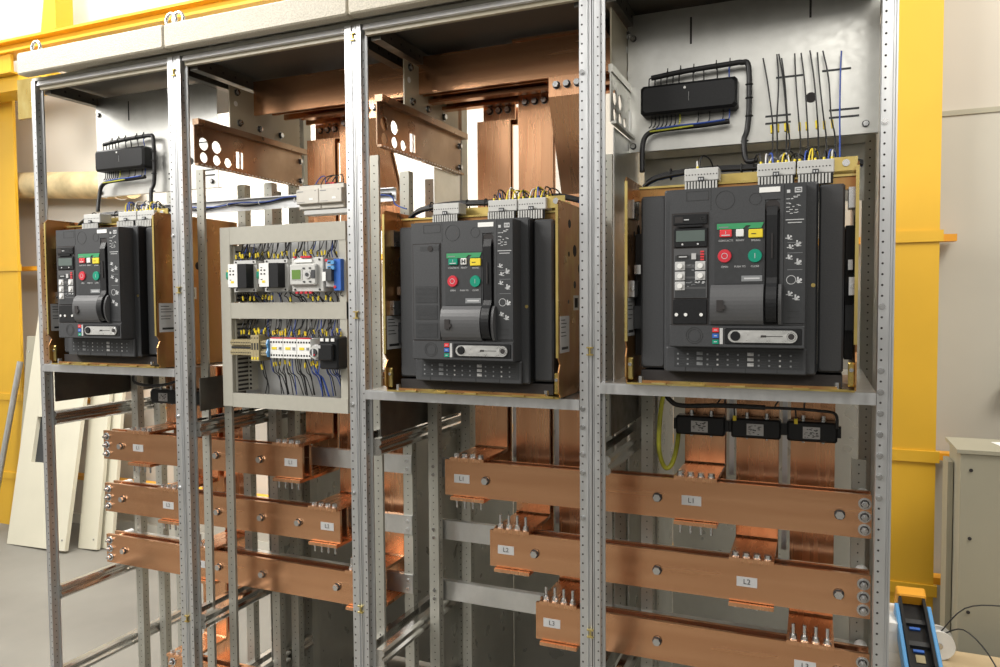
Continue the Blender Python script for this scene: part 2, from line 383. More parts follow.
def strut(fr, x, y, z0, z1, name='perforated_strut', w=.030, bolts=(), dp=.026):
    mb = MB()
    # C channel: front web and two side flanges
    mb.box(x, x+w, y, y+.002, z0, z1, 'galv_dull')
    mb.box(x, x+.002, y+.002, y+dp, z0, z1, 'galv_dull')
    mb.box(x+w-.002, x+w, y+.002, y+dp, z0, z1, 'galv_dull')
    holes(mb, x+w/2, y, z0+.012, z1-.01, r=.0018)
    n = int((z1-z0-.02)/PITCH)
    for i in range(n if dp > .02 else 0): mb.disc((x+w, y+.014, z0+.02+i*PITCH), .0018, .0004, 'x', 'hole', 8)
    for bz in bolts: bolt(mb, (x+w/2, y, bz), .005, head=.003)
    return mb.build(name, fr)
BARZ = {'L1': .993, 'L2': .813, 'L3': .636, 'N': .262}
BASE = [1.285, 1.285, 1.250, 1.290]
labels = ['open galvanised cubicle frame at the left end, holding the leftmost breaker',
          'galvanised cubicle frame around the grey apparatus panel',
          'galvanised cubicle frame around the breaker with the blank door plate',
          'galvanised cubicle frame at the right end, wired connector bar at its top']
for k in range(4):
    X0 = k*W; X1 = X0+W; b = BASE[k]
    sl = (0, -.005, -.011, .002)[k]; sr = (-.005, -.011, .002, 0)[k]   # posts are set where the bays really meet
    fr = thing('switchgear_frame', labels[k], 'frame', (X0, 0, 0), 'four cubicle frames in a row')
    # left post: narrow front strip, angled perforated inner face, depth flange
    mb = MB()
    mb.prism([(.001, .0), (.003, .0), (.0042, .003), (.0052, 0), (.018, 0), (.018, .021), (.024, .022), (.024, .026), (.003, .026), (.001, .024)], .02, ZT, 'z', 'galv_post')
    n = int((ZT-.1)/PITCH)
    for i in range(n):
        z = .06+i*PITCH
        mb.disc((.0135, 0, z), .0018, -.0004, 'y', 'hole', 8).disc((.018, .012, z+.01), .0018, .0004, 'x', 'hole', 8)
    mb.build('corner_post', fr).location.x = sl
    mb = MB()   # right post: wide flat perforated front
    mb.prism([(.5712, 0), (.590, 0), (.5915, .004), (.5945, .004), (.596, 0), (.5988, 0), (.5988, .03), (.5705, .03), (.5705, .001)], .02, ZT, 'z', 'galv_post')
    holes(mb, .5775, 0, .05, ZT-.02)
    sel = {3: [2.16, 1.80, 1.45, 1.33, 1.29, 1.25, 1.21, 1.17, 1.13, 1.09, .62, .45], 2: [1.98, 1.24, 1.18, 1.12, 1.08, .98, .60, .20], 0: [1.66, 1.14, .95, .40], 1: [1.20, .98, .37]}[k]
    for z in sel:
        z = .05+round((z-.05)/PITCH)*PITCH
        mb.disc((.5775, -.0004, z), .0062, -.002, 'y', 'zinc', 12).disc((.5775, -.0024, z), .004, -.002, 'y', 'zinc', 10)
    mb.build('corner_post', fr).location.x = sr
    # rear posts
    for x in (.001, .565):
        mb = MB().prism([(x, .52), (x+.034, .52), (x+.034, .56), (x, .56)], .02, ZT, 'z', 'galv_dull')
        holes(mb, x+.017, .52, .05, ZT-.02)
        mb.build('rear_post', fr)
    # bottom frame and feet of posts
    MB().box(.034, .565, .005, .04, .0, .06, 'galv').box(.034, .565, .52, .55, 0, .06, 'galv').box(.001, .034, .0, .56, 0, .02, 'galv').box(.565, .5985, 0, .56, 0, .02, 'galv').build('base_frame', fr)
    # depth rails both sides
    for z in (.28, .547, 1.11):
        zz = z + (0 if k < 2 else (.0 if z < 1 else -.01))
        mb = MB().prism(rail_profile(.026, zz), .022, .52, 'y', 'railmet'); mb.build('side_rail', fr)
        mb = MB().prism([(.6-p[0], p[1]) for p in rail_profile(.026, zz)], .032, .52, 'y', 'railmet')
        if k < 3: mb.build('side_rail', fr)
    # top depth channels
    for x in (.020, .552):
        mb = MB().box(x, x+.028, .03, .56, ZT-.035, ZT, 'darksteel')
        for i in range(9): mb.disc((x+.028, .08+i*.05, ZT-.018), .004, .0004, 'x', 'hole', 8)
        mb.build('top_channel', fr)
    # front head rail with rounded bright edge
    MB().prism([(.001, ZT-.015), (.006, ZT-.001), (.022, ZT), (.022, ZT-.015)], .024+sl, .5705+sr, 'x', 'bright').box(.0, .6, .004, .03, ZT, ZT+.009, 'galv_dull').build('head_rail', fr)
    MB().box(.024+sl, .5705+sr, .012, .024, ZT-.026, ZT-.015, 'tanpaint').build('head_lip', fr)
    # roof pan and cream fascia
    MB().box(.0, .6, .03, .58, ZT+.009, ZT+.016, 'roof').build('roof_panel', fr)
    MB().box(.001, .5992, -.045, -.012, ZT+.008, 2.238, 'cream', .004).box(.001, .5992, -.012, .60, 2.226, 2.236, 'cream').build('fascia', fr)
    for x in ((.03,) if k == 0 else (.012,)) + ((.585,) if k < 3 else ()):
        mb = MB().torus((x, .0, 2.265), .018, .0048, 'y' if x > .3 or k else 'y', 'zinc').disc((x, 0, 2.236), .012, .012, 'z', 'zinc', 14)
        mb.build('lifting_eye', fr)
    # shelf
    ys = .0 if k != 1 else .155
    xa, xb = .0185+sl, .570+sr
    mb = MB().box(xa, xb, ys, .52, b-.003, b, 'galv_post').box(xa, xb, ys-.001, ys+.003, b-.024, b-.003, 'galv_post').box(xa, xb, ys+.003, ys+.014, b-.024, b-.021, 'galv_post')
    mb.build('shelf', fr)
    # plate under shelf at left side, upper side plate with round cut-outs
    MB().box(.036, .039, .02, .50, b-.122, b-.027, 'darksteel').build('side_plate', fr)
    if k > 0:
        mb = MB()
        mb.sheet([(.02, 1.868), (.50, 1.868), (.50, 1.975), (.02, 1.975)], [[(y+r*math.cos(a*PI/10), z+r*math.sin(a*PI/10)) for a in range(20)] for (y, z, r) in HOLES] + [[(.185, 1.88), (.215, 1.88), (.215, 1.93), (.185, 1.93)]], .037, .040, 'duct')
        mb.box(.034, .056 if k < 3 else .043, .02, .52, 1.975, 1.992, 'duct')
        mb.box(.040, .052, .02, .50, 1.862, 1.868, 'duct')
        for i in range(28): mb.box(.0521, .0525, .03+i*.016, .039+i*.016, 1.8635, 1.8665, 'paper')
        mb.box(.0402, .0412, .196, .205, 1.88, 1.93, 'galv_post')
        for (y, z) in ((.49, 1.95), (.49, 1.885)): bolt(mb, (.04, y, z), .007, axis='x', sgn=1, head=.006, washer=.01)
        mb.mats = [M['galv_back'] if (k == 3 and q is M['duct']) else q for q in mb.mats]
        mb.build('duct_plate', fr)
        # tan busbar support plate
        mb = MB().box(.030, .0335, .17 if k < 3 else .05, .50, 1.996, 2.125, 'tanpaint')
        for (y, z) in ((.21, 2.02), (.30, 2.02), (.40, 2.02), (.20, 2.11)): bolt(mb, (.0335, y, z), .008, axis='x', sgn=1, head=.005, washer=.011)
        mb.disc((.0335, .195, 2.075), .008, .001, 'x', 'paper', 16)
        mb.build('busbar_support_plate', fr)
    # perforated struts
    bl = [BARZ[q] + s for q in ('L1', 'L2', 'L3') for s in (.012, -.012)]
    top = b-.03
    if k == 2: strut(fr, .048, .255, .02, top, bolts=bl)
    else: strut(fr, .048, .297, .02, 1.85 if k == 1 else top, bolts=bl)
    if k != 2: strut(fr, .040, .40, .02, top)
    else: strut(fr, .062, .44, .02, 1.16)
    strut(fr, .541 if k else .541, .297, .02, 1.85 if k < 3 else 1.10, bolts=bl)
    if k < 3: strut(fr, .541, .45, .02, 1.85)
    if k == 0: strut(fr, .566-.002, .10, .02, 1.866, 'front_strut', w=.027, dp=.009)
    if k == 1:
        strut(fr, .052, .10, .02, 1.175, 'front_strut', w=.027, dp=.009); strut(fr, .573-.008, .10, .02, 1.86, 'front_strut', w=.027, dp=.009)
    # cross rails that carry the busbars
    for q in ('L1', 'L2', 'L3'):
        z = BARZ[q]
        lo, hi = {0: (.048, .60), 1: (0, .571), 2: (.048, .60), 3: (0, .571)}[k]
        y = .292 if k != 2 else .2515
        y = .292
        mb = MB().box(lo, hi, y, y+.004, z-.026, z+.026, 'galv').box(lo, hi, y, y+.018, z+.026, z+.029, 'galv_post')
        for xx in ({0: (.063, .556), 1: (.063, .556), 2: (.063, .556), 3: (.063, .556)}[k]):
            for s in (.012, -.012): bolt(mb, (xx, y, z+s), .0055, head=.003)
        mb.build('cross_rail', fr)
    # partition sheets low down at the rear
    if k > 0:
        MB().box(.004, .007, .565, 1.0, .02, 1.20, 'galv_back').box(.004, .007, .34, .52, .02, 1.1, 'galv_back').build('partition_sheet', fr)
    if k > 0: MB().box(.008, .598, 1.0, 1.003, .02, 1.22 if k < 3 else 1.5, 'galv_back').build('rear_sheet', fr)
    if k == 3:
        MB().box(.594, .597, .05, .52, .02, ZT-.04, 'galv_sheet').build('right_side_sheet', fr)
        MB().box(.037, .0395, .05, .50, 1.29, 1.86, 'galv_sheet').build('left_side_sheet', fr)
    if k == 2:
        MB().box(.034, .0365, .33, .50, 1.26, 1.862, 'galv_sheet').build('left_side_sheet', fr)
    # brass coloured door clips on the seam
    if k < 3:
        for z in ((2.12, 1.51, .56) if k == 0 else (2.135, 1.44, .68) if k == 1 else (1.36, .72)):
            mb = MB()
            for dz in (-.008, .008): mb.box(.588, .603, -.006, .0, z+dz-.0015, z+dz+.0015, 'chromate')
            mb.box(.594, .597, -.005, 0, z-.008, z+.008, 'chromate'); mb.build('door_clip', fr).location.x = sr

# ------------------------------------------------------------------ busbars
def busbar(ph, x0, x1, label, side, boltx, endbolt=None, labx=()):
    z = BARZ[ph]; h = .0485
    t = thing('busbar', label, 'busbar', (x0, .20, z), 'horizontal phase busbars')
    L = x1-x0
    for j, y in enumerate((0, .034)):
        MB().box(0, L, y, y+.0045, -h, h, 'copper').box(.0, L, y+.0052, y+.0097, -h, h, 'copper').build('copper_bar', t)
    for bx in boltx:
        mb = MB(); bolt(mb, (bx-x0, 0, .0), .0095, head=.008, washer=.0105); mb.build('bolt', t)
    if endbolt is not None:
        for dz in (.029, 0, -.029):
            mb = MB(); bolt(mb, (endbolt-x0, 0, dz), .0075, head=.007, washer=.0135, stud=.006); mb.build('bolt', t)
            MB().disc((endbolt-x0, .0098, dz), .009, .024, 'y', 'zinc', 12).build('spacer', t)
            if True: MB().disc((endbolt-x0, .044, dz), .014, .046, 'y', 'white', 14).build('insulator', t)
    for lx in labx:
        p = MB().box(lx-x0-.023, lx-x0+.023, -.0008, 0, -.0125, .0105, 'label').build('phase_label', t)
        text(ph, .017, (lx-x0, -.0011, -.001), 'ink', p)
    return t
def poles(k): return {q: k*W+.15+.128*i for i, q in enumerate(('L1', 'L2', 'L3'))}
for ph, xe, wd in (('L1', .852, 'upper'), ('L2', .983, 'middle'), ('L3', 1.112, 'lower')):
    lx = [poles(0)[ph]+.035, poles(1)[ph]+.060 if ph != 'L3' else poles(0)[ph]+.035]
    bx = [.108, .523, .695] + ([.835] if ph == 'L2' else []) + ([1.0-.03] if ph == 'L3' else [])
    busbar(ph, .025, xe, f'{wd} copper busbar marked {ph} in the two left cubicles', -1, bx, .042, sorted(set(lx)))
for ph, xs, wd in (('L1', 1.329, 'upper'), ('L2', 1.462, 'middle'), ('L3', 1.592, 'lower')):
    lx = [poles(2)[ph]+.030, poles(3)[ph]+.040]
    bx = {'L1': [1.451], 'L2': [1.590], 'L3': []}[ph] + [1.909, 2.314]
    busbar(ph, xs, 2.378, f'{wd} copper busbar marked {ph} in the two right cubicles', 1, bx, 2.364, lx)
t = busbar('N', .294, 1.1, 'lowest copper busbar, just above the bottom edge, left cubicles', -1, [.52], .315, ())

def flags(k):
    for i, ph in enumerate(('L1', 'L2', 'L3') + (('N',) if k == 0 else ())):
        if ph == 'N': x = .30
        else: x = poles(k)[ph]
        z = BARZ[ph]; up = (ph == 'L2' and k in (2,)) or ph == 'L3'
        wrd = {'L1': 'first', 'L2': 'second', 'L3': 'third', 'N': 'lowest'}[ph]
        cub = ['leftmost cubicle', 'cubicle with the grey apparatus panel', 'cubicle with the blank door breaker', 'rightmost cubicle'][k]
        t = thing('riser_connection', f'{wrd} bent copper riser from left, {cub}' if ph != 'N' else 'bent copper riser down to the lowest busbar, leftmost cubicle', 'copper riser', (x, .35, z), 'bent copper risers under the shelves')
        w = .1; h = .0485
        ztop = BASE[k]-.03-z if ph != 'N' else .30
        # front riser bent forward as top flag
        mb = MB().prism([(.004, ztop), (.012, ztop), (.012, h+.006), (.006, h+.0005), (-.162, h+.0005), (-.162, h+.0095), (0, h+.0095), (.004, h+.014)], 0, w, 'x', 'copper_v')
        mb.build('upper_flag', t)
        mb = MB().prism([(.034, ztop), (.042, ztop), (.042, -h-.006), (.036, -h-.0105), (-.162, -h-.0105), (-.162, -h-.0015), (.030, -h-.0015), (.034, -h+.004)], 0, w, 'x', 'copper_v')
        mb.build('lower_flag', t)
        MB().box(.01, w-.01, .013, .033, h+.02, ztop-.01, 'black').build('spacer_block', t) if k == 9 else None
        MB().box(w+.008, w+.020, .03, .036, h-.02, ztop, 'galv_post').build('stay_strip', t) if ph != 'L3' and k > 1 else None
        for c in range(4):
            bx = .014+c*.024
            mb = MB()
            if up:
                mb.disc((bx, -.148, h+.0095), .009, .002, 'z', 'zinc', 14); bolt(mb, (bx, -.148, h+.0115), .0075, axis='z', sgn=1, head=.009, stud=.024)
                low = MB(); bolt(low, (bx, -.148, -h-.0105), .0075, axis='z', sgn=-1, head=.004); low.build('nut', t)
            else:
                mb.disc((bx, -.148, h+.0095), .009, .002, 'z', 'zinc', 14); bolt(mb, (bx, -.148, h+.0115), .0078, axis='z', sgn=1, head=.008)
                low = MB(); bolt(low, (bx, -.148, -h-.0105), .0065, axis='z', sgn=-1, head=.004, stud=.018 if not (ph == 'L2' and k == 3) else .002); low.build('nut', t)
            mb.build('bolt', t)
for k in range(4): flags(k)

# top busbars and upper risers
for i, (y, x0, nm) in enumerate(((.25, .655, 'front'), (.335, .70, 'middle'), (.42, .72, 'rear'))):
    t = thing('top_busbar', f'{nm} of the three large copper busbars under the roof', 'busbar', (x0, y, 2.10), 'copper busbars under the roof')
    L = 2.34-x0
    MB().box(0, L, 0, .009, -.050, .052, 'copper').build('copper_bar', t)
    MB().box(.05, L, .022, .031, -.050, .052, 'copper').build('copper_bar', t)
    if i: MB().box(.10, L, -.03, -.002, -.062, -.052, 'copper').build('flag_strip', t)
    if i == 0: MB().box(.86, L, -.004, .034, .053, .060, 'copper').build('cap_strip', t)
def upriser(k, i, label):
    x = k*W+(.150, .282, .420)[i]
    yt = (.43, .375, .236)[i]; zt = (2.050, 2.050, 2.046)[i]
    t = thing('upper_riser', label, 'copper riser', (x, .38, 1.72), 'upper copper risers')
    yb = (.385, .375, .34)[i]
    pts = [(yb, 1.70), (yb, (1.99, 1.9, 1.76)[i]), (yt, zt-.05), (yt, zt)]
    th = .009; w = .1
    f = [(p[0]-.38, p[1]-1.72) for p in pts]; r = [(p[0]+th, p[1]) for p in f[::-1]]
    MB().prism(f+r, 0, w, 'x', 'copper_v').build('front_bar', t)
    g = [(p[0]+.026, p[1]-.01) for p in f]
    MB().prism(g+[(p[0]+th, p[1]) for p in g[::-1]], .002, w-.002, 'x', 'copper_v').build('rear_bar', t)
    mb = MB()
    for c in range(3): bolt(mb, (.022+c*.028, yt-.38, zt-.022-1.72), .008, head=.009, washer=.0105)
    mb.build('bolt_row', t)
cl = {1: 'behind the beige module', 2: 'above the breaker with blank door plate'}
for k in (1, 2):
    for i, wd in enumerate(('left', 'middle', 'right')):
        upriser(k, i, f'{wd} upright copper bar {cl[k]}')

# ------------------------------------------------------------------ circuit breakers
def pictos(mb, x, z, n, w, h, y, mat='print', seed=0):
    rnd = random.Random(seed)
    for i in range(n):
        a = x+rnd.random()*w; c = z+rnd.random()*h
        mb.box(a, a+rnd.uniform(.002, .006), y-.0003, y, c, c+rnd.uniform(.0008, .002), mat)
def breaker(k, label, blank=False):
    X0 = k*W; b = BASE[k]
    t = thing('circuit_breaker', label, 'circuit breaker', (X0, 0, b), 'drawout circuit breakers on the shelves')
    # cradle side plates
    prof = [(-.022, .012), (-.030, .018), (-.030, .062), (-.020, .080), (-.032, .095), (-.032, .436), (-.022, .446), (.30, .446), (.30, .004), (-.02, .004)]
    for sx, s in ((.083, 1), (.531, -1)):
        mb = MB().prism(prof, sx, sx+.003, 'x', 'chromate_dark')
        mb.box(sx-(.003 if s < 0 else 0), sx+.003+(.003 if s > 0 else 0), -.033, -.030, .095, .436, 'chromate')
        p = mb.build('cradle_side_plate', t)
        o = .0031 if s < 0 else 0
        for side in (sx-.0006, sx+.003):
            d = .0006
            for (y, z, r) in ((.05, .40, .010), (.09, .34, .014), (.09, .26, .009), (.045, .33, .006), (.13, .30, .012), (.16, .38, .010), (.04, .22, .005)):
                MB().disc((side, y, z), r, d, 'x', 'hole', 12).build('cutout', p)
            q = MB().box(side, side+d, .08, .12, .20, .235, 'galv_post').box(side-.0001, side+d+.0002, .088, .112, .206, .229, 'hole')
            q.build('latch_window', p)
            q = MB().box(side-.0002, side+d+.0002, -.022, .045, .105, .188, 'label')
            for zz in (.178, .170, .162, .150, .142): q.box(side-.0004, side+d+.0004, -.016, .010+.02*random.random(), zz, zz+.002, 'ink')
            q.box(side-.0004, side+d+.0004, -.012, .035, .112, .118, 'ink')
            q.build('warning_label', p)
        # stepped mounting bracket in front corner
        q = MB()
        a = sx+.003 if s > 0 else sx-.012
        q.box(a, a+.012, -.020, -.014, .012, .060, 'chromate', .002)
        q.disc((a+.006, -.020, .045), .004, -.003, 'y', 'zinc', 10)
        q.build('corner_bracket', p)
        MB().box(a, a+.012, -.006, .03, .19, .225, 'galv_post').disc((a+.008, -.006, .208), .005, -.004, 'y', 'zinc', 10).build('guide_block', p)
        MB().box(a-.002 if s < 0 else a, a+.010, .0, .05, .36, .40, 'zinc').build('guide_roller', p)
    mb = MB().box(.086, .531, -.025, .0, .002, .006, 'chromate').box(.086, .531, .0, .30, .002, .006, 'chromate_dark').box(.12, .50, -.026, -.02, .006, .012, 'chromate_dark')
    for x in (.14, .22, .30, .42, .49): mb.box(x, x+.03, -.030, -.026, .004, .008, 'chromate')
    mb.build('cradle_base', t)
    for x in (.115, .50):
        mb = MB(); bolt(mb, (x, -.018, .006), .006, axis='z', sgn=1, head=.014); mb.build('base_bolt', t)
    mb = MB().box(.086, .531, .035, .05, .400, .425, 'chromate_dark').box(.10, .531, .030, .06, .4255, .430, 'chromate')
    mb.box(.20, .531, .065, .068, .430, .452, 'chromate').box(.49, .533, .02, .023, .435, .462, 'chromate').disc((.512, .02, .450), .007, -.003, 'y', 'zinc')
    mb.build('cradle_top_rail', t)
    for (a, c) in ((.088, .109), (.514, .5295)):
        MB().box(a, c, .05, .28, .06, .33, 'black').box(a, c, .03, .05, .12, .17, 'panelblk').box(a+.004, c-.003, .02, .03, .24, .26, 'zinc').build('side_mechanism', t)
    MB().box(.112, .51, .0, .28, .008, .032, 'hole').build('added_dark_block', t)  # added black block, darkens the shelf in the gap under the breaker
    # moulded case
    mb = MB().box(.165, .462, -.022, .29, .033, .412, 'cover', .003)
    mb.box(.462, .4635, -.0225, .02, .04, .408, 'black')
    mb.disc((.455, -.022, .21), .004, -.001, 'y', 'chromate', 12)
    mb.build('case', t)
    for (a, c, z1) in ((.111, .164, .405), (.4640, .511, .408)):
        MB().box(a, c, 0, .28, .037, z1, 'cover', .004).build('side_wing', t)
    # raised front cover
    mb = MB()
    y0 = -.07
    # leave a real recess for the handle at x .369-.393
    for (a, c, z0, z1) in ((.185, .3675, .133, .405), (.395, .4415, .133, .405), (.3675, .395, .362, .405), (.185, .4415, .087, .133)):
        mb.box(a, c, y0+.002, -.022, z0, z1, 'cover')
    mb.box(.3675, .395, -.060, -.022, .133, .362, 'black')
    mb.disc((.38125, y0+.0018, .362), .01375, .03, 'y', 'hole', 24)
    mb.box(.185, .3675, y0, y0+.002, .133, .405, 'cover').box(.3675, .4015, y0, y0+.002, .3758, .405, 'cover').box(.395, .4015, y0, y0+.002, .133, .3758, 'cover')
    cov = mb.build('front_cover', t)
    mb = MB()
    mb.ring((.293, y0, .379), .0185, .0178, -.0004, 'ink').ring((.350, y0, .378), .0115, .0109, -.0004, 'ink')
    for (a, c, z0, z1) in ((.218, .261, .381, .399),):
        mb.box(a, c, y0-.0004, y0, z0, z0+.0007, 'ink').box(a, c, y0-.0004, y0, z1, z1+.0007, 'ink').box(a, a+.0007, y0-.0004, y0, z0, z1, 'ink').box(c, c+.0007, y0-.0004, y0, z0, z1, 'ink')
    mb.box(.2655, .2663, y0-.0003, y0, .36, .405, 'ink')
    mb.build('moulded_lines', cov)
    MB().box(.357, .395, y0-.0012, y0, .3895, .3995, 'paper').build('name_label', cov)
    # right instruction strip
    mb = MB().box(.4025, .4410, y0-.001, y0+.002, .137, .404, 'panelblk')
    mb.box(.3665-.0, .4415, y0-.0005, y0, .1325, .1335, 'ink')
    st = mb.build('instruction_strip', cov)
    mb = MB(); yy = y0-.001
    mb.box(.407, .413, yy-.0003, yy, .386, .392, 'print').box(.421, .434, yy-.0003, yy, .386, .396, 'print').box(.4225, .4325, yy-.0005, yy, .3885, .3935, 'panelblk').box(.424, .431, yy-.0006, yy, .390, .392, 'print')
    pictos(mb, .406, .345, 16, .022, .036, yy, 'print', 3)
    for z in (.374, .366, .358, .350): mb.box(.406, .413, yy-.0003, yy, z, z+.0012, 'print')
    mb.box(.405, .438, yy-.0003, yy, .334, .3355, 'print').box(.409, .434, yy-.0003, yy, .3285, .330, 'print')
    for z in (.297, .277, .245): 
        mb.box(.409, .436, yy-.0003, yy, z-.006, z-.0052, 'print_dim')
    for (x, z, r) in ((.411, .300, .0045), (.427, .287, .006), (.414, .282, .004), (.412, .262, .0045), (.428, .252, .006), (.429, .217, .006), (.413, .192, .0048), (.425, .184, .0055)):
        mb.disc((x, yy, z), r*.62, -.0003, 'y', 'print', 9).disc((x+.004, yy, z+.003), r*.45, -.0003, 'y', 'print', 7)
        mb.box(x-.0025, x+.0005, yy-.0003, yy, z+r*.4, z+r*1.4, 'print').box(x-.006, x-.001, yy-.0003, yy, z-.001, z+.0006, 'print').box(x+.002, x+.0065, yy-.0003, yy, z-.003, z-.0018, 'print')
    mb.ring((.416, yy, .220), .0088, .0078, -.0003, 'print', 14)
    for (a, z) in ((.410, .147),): mb.box(a, a+.022, yy-.0003, yy, z, z+.0006, 'ink').box(a, a+.022, yy-.0003, yy, z+.012, z+.0126, 'ink')
    mb.build('instruction_print', st)
    # control panel
    cp = MB().box(.2735, .3645, y0-.001, y0, .2135, .336, 'panelblk').build('control_panel', t)
    y1 = y0-.001
    MB().prism([(.278, .3215), (.327, .3215), (.333, .3275), (.342, .3275), (.336, .3215), (.361, .3215), (.366, .3325), (.278, .3325)], y1-.0012, y1, 'y', 'bandgreen').box(.282, .300, y1-.0015, y1-.001, .3245, .3265, 'print_dim').build('green_band', cp)
    mb = MB().box(.2835, .3065, y1-.0035, y1, .306, .3205, 'redlit' if not blank else 'green', .001)
    mb.box(.287, .303, y1-.004, y1-.0034, .3085, .3105, 'print').box(.2945, .2955, y1-.004, y1-.0034, .312, .318, 'print')
    mb.build('contact_indicator', cp)
    mb = MB().box(.3145, .3290, y1-.0035, y1, .306, .3205, 'white', .001)
    if blank: mb.box(.317, .320, y1-.004, y1-.0034, .309, .318, 'ink').box(.3235, .3265, y1-.004, y1-.0034, .309, .318, 'ink').box(.319, .325, y1-.004, y1-.0034, .3125, .3145, 'ink')
    mb.build('ready_indicator', cp)
    MB().box(.338, .3645, y1-.0035, y1, .303, .3195, 'yel', .001).box(.343, .352, y1-.004, y1-.0034, .310, .3115, 'ink').build('spring_indicator', cp)
    bo = MB().disc((.293, y1, .269), .0133, -.003, 'y', 'red', 28, .0125).ring((.293, y1-.0031, .269), .0060, .0050, -.0004, 'print', 20).build('open_button', cp)
    bc = MB().disc((.350, y1, .268), .0133, -.003, 'y', 'green', 28, .0125).box(.3495, .3505, y1-.0034, y1-.003, .263, .273, 'print').build('close_button', cp)
    mb = MB().box(.325, .364, y1-.0015, y1, .218, .2295, 'print_dim', .0005)
    mb.box(.330, .359, y1-.0018, y1-.0015, .2225, .2255, 'print').build('rating_plate', cp)
    for (s, x, z) in (('CONTACTS', .295, .299), ('READY', .322, .299), ('SPRING', .351, .298), ('OPEN', .293, .2475), ('PUSH TO', .322, .2475), ('CLOSE', .350, .2475)):
        text(s, .0052, (x, y1-.0002, z), 'print', cp, 'control_lettering')
    # handle cover and handle
    pts = []
    for i in range(13):
        a = i/12
        pts.append((y0-.001-.016*math.sin(PI*min(1, a*1.1+.05))**.7 if 0 < a < 1 else y0, .134+.079*a))
    prof2 = [(y0+.001, .134)] + [(y0-.004-.014*math.sin(PI*(i/10))**.6, .134+.0078*i) for i in range(11)] + [(y0+.001, .212)]
    hc = MB().prism(prof2, .267, .3665, 'x', 'cover_lt', False).build('handle_cover', t)
    MB().box(.280, .292, y0-.0205, y0-.016, .160, .182, 'hole').box(.286, .296, y0-.0208, y0-.016, .164, .172, 'hole').build('lock_slot', hc)
    prof3 = [(y0+.02, .137)] + [(y0-.008-.016*math.sin(PI*(i/10))**.6, .139+.0075*i) for i in range(11)] + [(y0-.004, .225), (y0-.006, .345), (y0, .362), (y0+.012, .368), (y0+.02, .36)]
    hd = MB().prism(prof3, .3712, .3905, 'x', 'black').build('charging_handle', t)
    MB().box(.380, .3825, y0-.0075, y0-.005, .262, .310, 'hole').build('grip_slot', hd)
    MB().prism([(y0+.001, .134)] + [(y0-.004-.014*math.sin(PI*(i/10))**.6, .134+.0078*i) for i in range(11)] + [(y0+.001, .212)], .3935, .3990, 'x', 'cover_lt').build('handle_guard', t)
    # trip unit or blank plate
    if not blank:
        tu = MB().box(.189, .262, y0-.001, y0+.001, .131, .3575, 'hole').box(.192, .2595, y0-.004, y0, .334, .354, 'black', .001).box(.196, .212, y0-.0045, y0-.003, .338, .350, 'hole').box(.214, .224, y0-.0048, y0-.003, .3425, .3445, 'print').build('trip_unit', t)
        MB().ring((.251, y0-.0041, .344), .0055, .0045, -.0008, 'ink', 18).box(.247, .255, y0-.005, y0-.004, .3435, .3445, 'ink').box(.200, .25, y0-.007, y0-.003, .329, .333, 'black').build('latch_screw', tu)
        mb = MB().box(.194, .2595, y0-.004, y0, .289, .327, 'black', .001).box(.1985, .255, y0-.005, y0-.0038, .300, .322, 'lcd')
        for x in (.211, .2415): mb.disc((x, y0-.004, .2945), .002, -.001, 'y', 'print', 8)
        mb.build('display', tu)
        mb = MB().box(.194, .2595, y0-.003, y0, .187, .286, 'cover_lt')
        for z in (.2635, .2385, .2175, .1965): mb.box(.1965, .257, y0-.0033, y0-.0029, z-.0085, z+.0085, 'panelblk')
        mb.box(.200, .222, y0-.0042, y0-.003, .2655, .2735, 'ink').box(.204, .220, y0-.0045, y0-.004, .2685, .2705, 'print')
        mb.build('settings_plate', tu)
        for (x, z) in ((.2065, .251), (.2465, .251), (.2065, .231), (.2465, .231), (.2065, .211)):
            MB().box(x-.010, x+.010, y0-.0052, y0-.003, z-.0088, z+.0088, 'label', .0008).disc((x, y0-.005, z), .0052, -.003, 'y', 'white', 12).build('setting_dial', tu)
        mb = MB().box(.229, .238, y0-.005, y0-.003, .264, .276, 'label')
        pictos(mb, .218, .206, 12, .018, .048, y0-.0034, 'print_dim', 5); pictos(mb, .236, .212, 6, .018, .008, y0-.0034, 'print', 6)
        mb.build('selector_key', tu)
        for i in range(4): MB().box(.2465, .2535, y0-.0045, y0-.003, .262+i*.0052, .265+i*.0052, 'redlit').build('alarm_lamp', tu)
        mb = MB().box(.192, .2595, y0-.003, y0, .134, .184, 'black', .001)
        mb.build('lower_flap', tu)
        for x in (.1995, .218, .2485): MB().disc((x, y0-.003, .153), .0035, -.002, 'y', 'white', 10).build('test_socket', tu)
    else:
        tu = MB().box(.189, .262, y0-.0012, y0+.001, .131, .3575, 'hole').box(.191, .2600, y0-.003, y0, .1335, .355, 'cover', .001).disc((.2365, y0-.003, .345), .0065, -.0006, 'y', 'hole', 16).box(.210, .258, y0-.0034, y0-.0028, .340, .350, 'panelblk').build('blank_door_plate', t)
        MB().disc((.2365, y0-.0034, .345), .0068, -.001, 'y', 'hole', 16).build('lock_hole', tu)
        for (z0, z1) in ((.2195, .2585), (.181, .2145), (.138, .174)):
            mb = MB().box(.1965, .2545, y0-.0036, y0-.003, z0, z1, 'panelblk')
            for i in range(12): mb.box(.198, .253, y0-.0042, y0-.0035, z0+.002+i*(z1-z0-.003)/12, z0+.0032+i*(z1-z0-.003)/12, 'cover')
            mb.build('louvre_panel', tu)
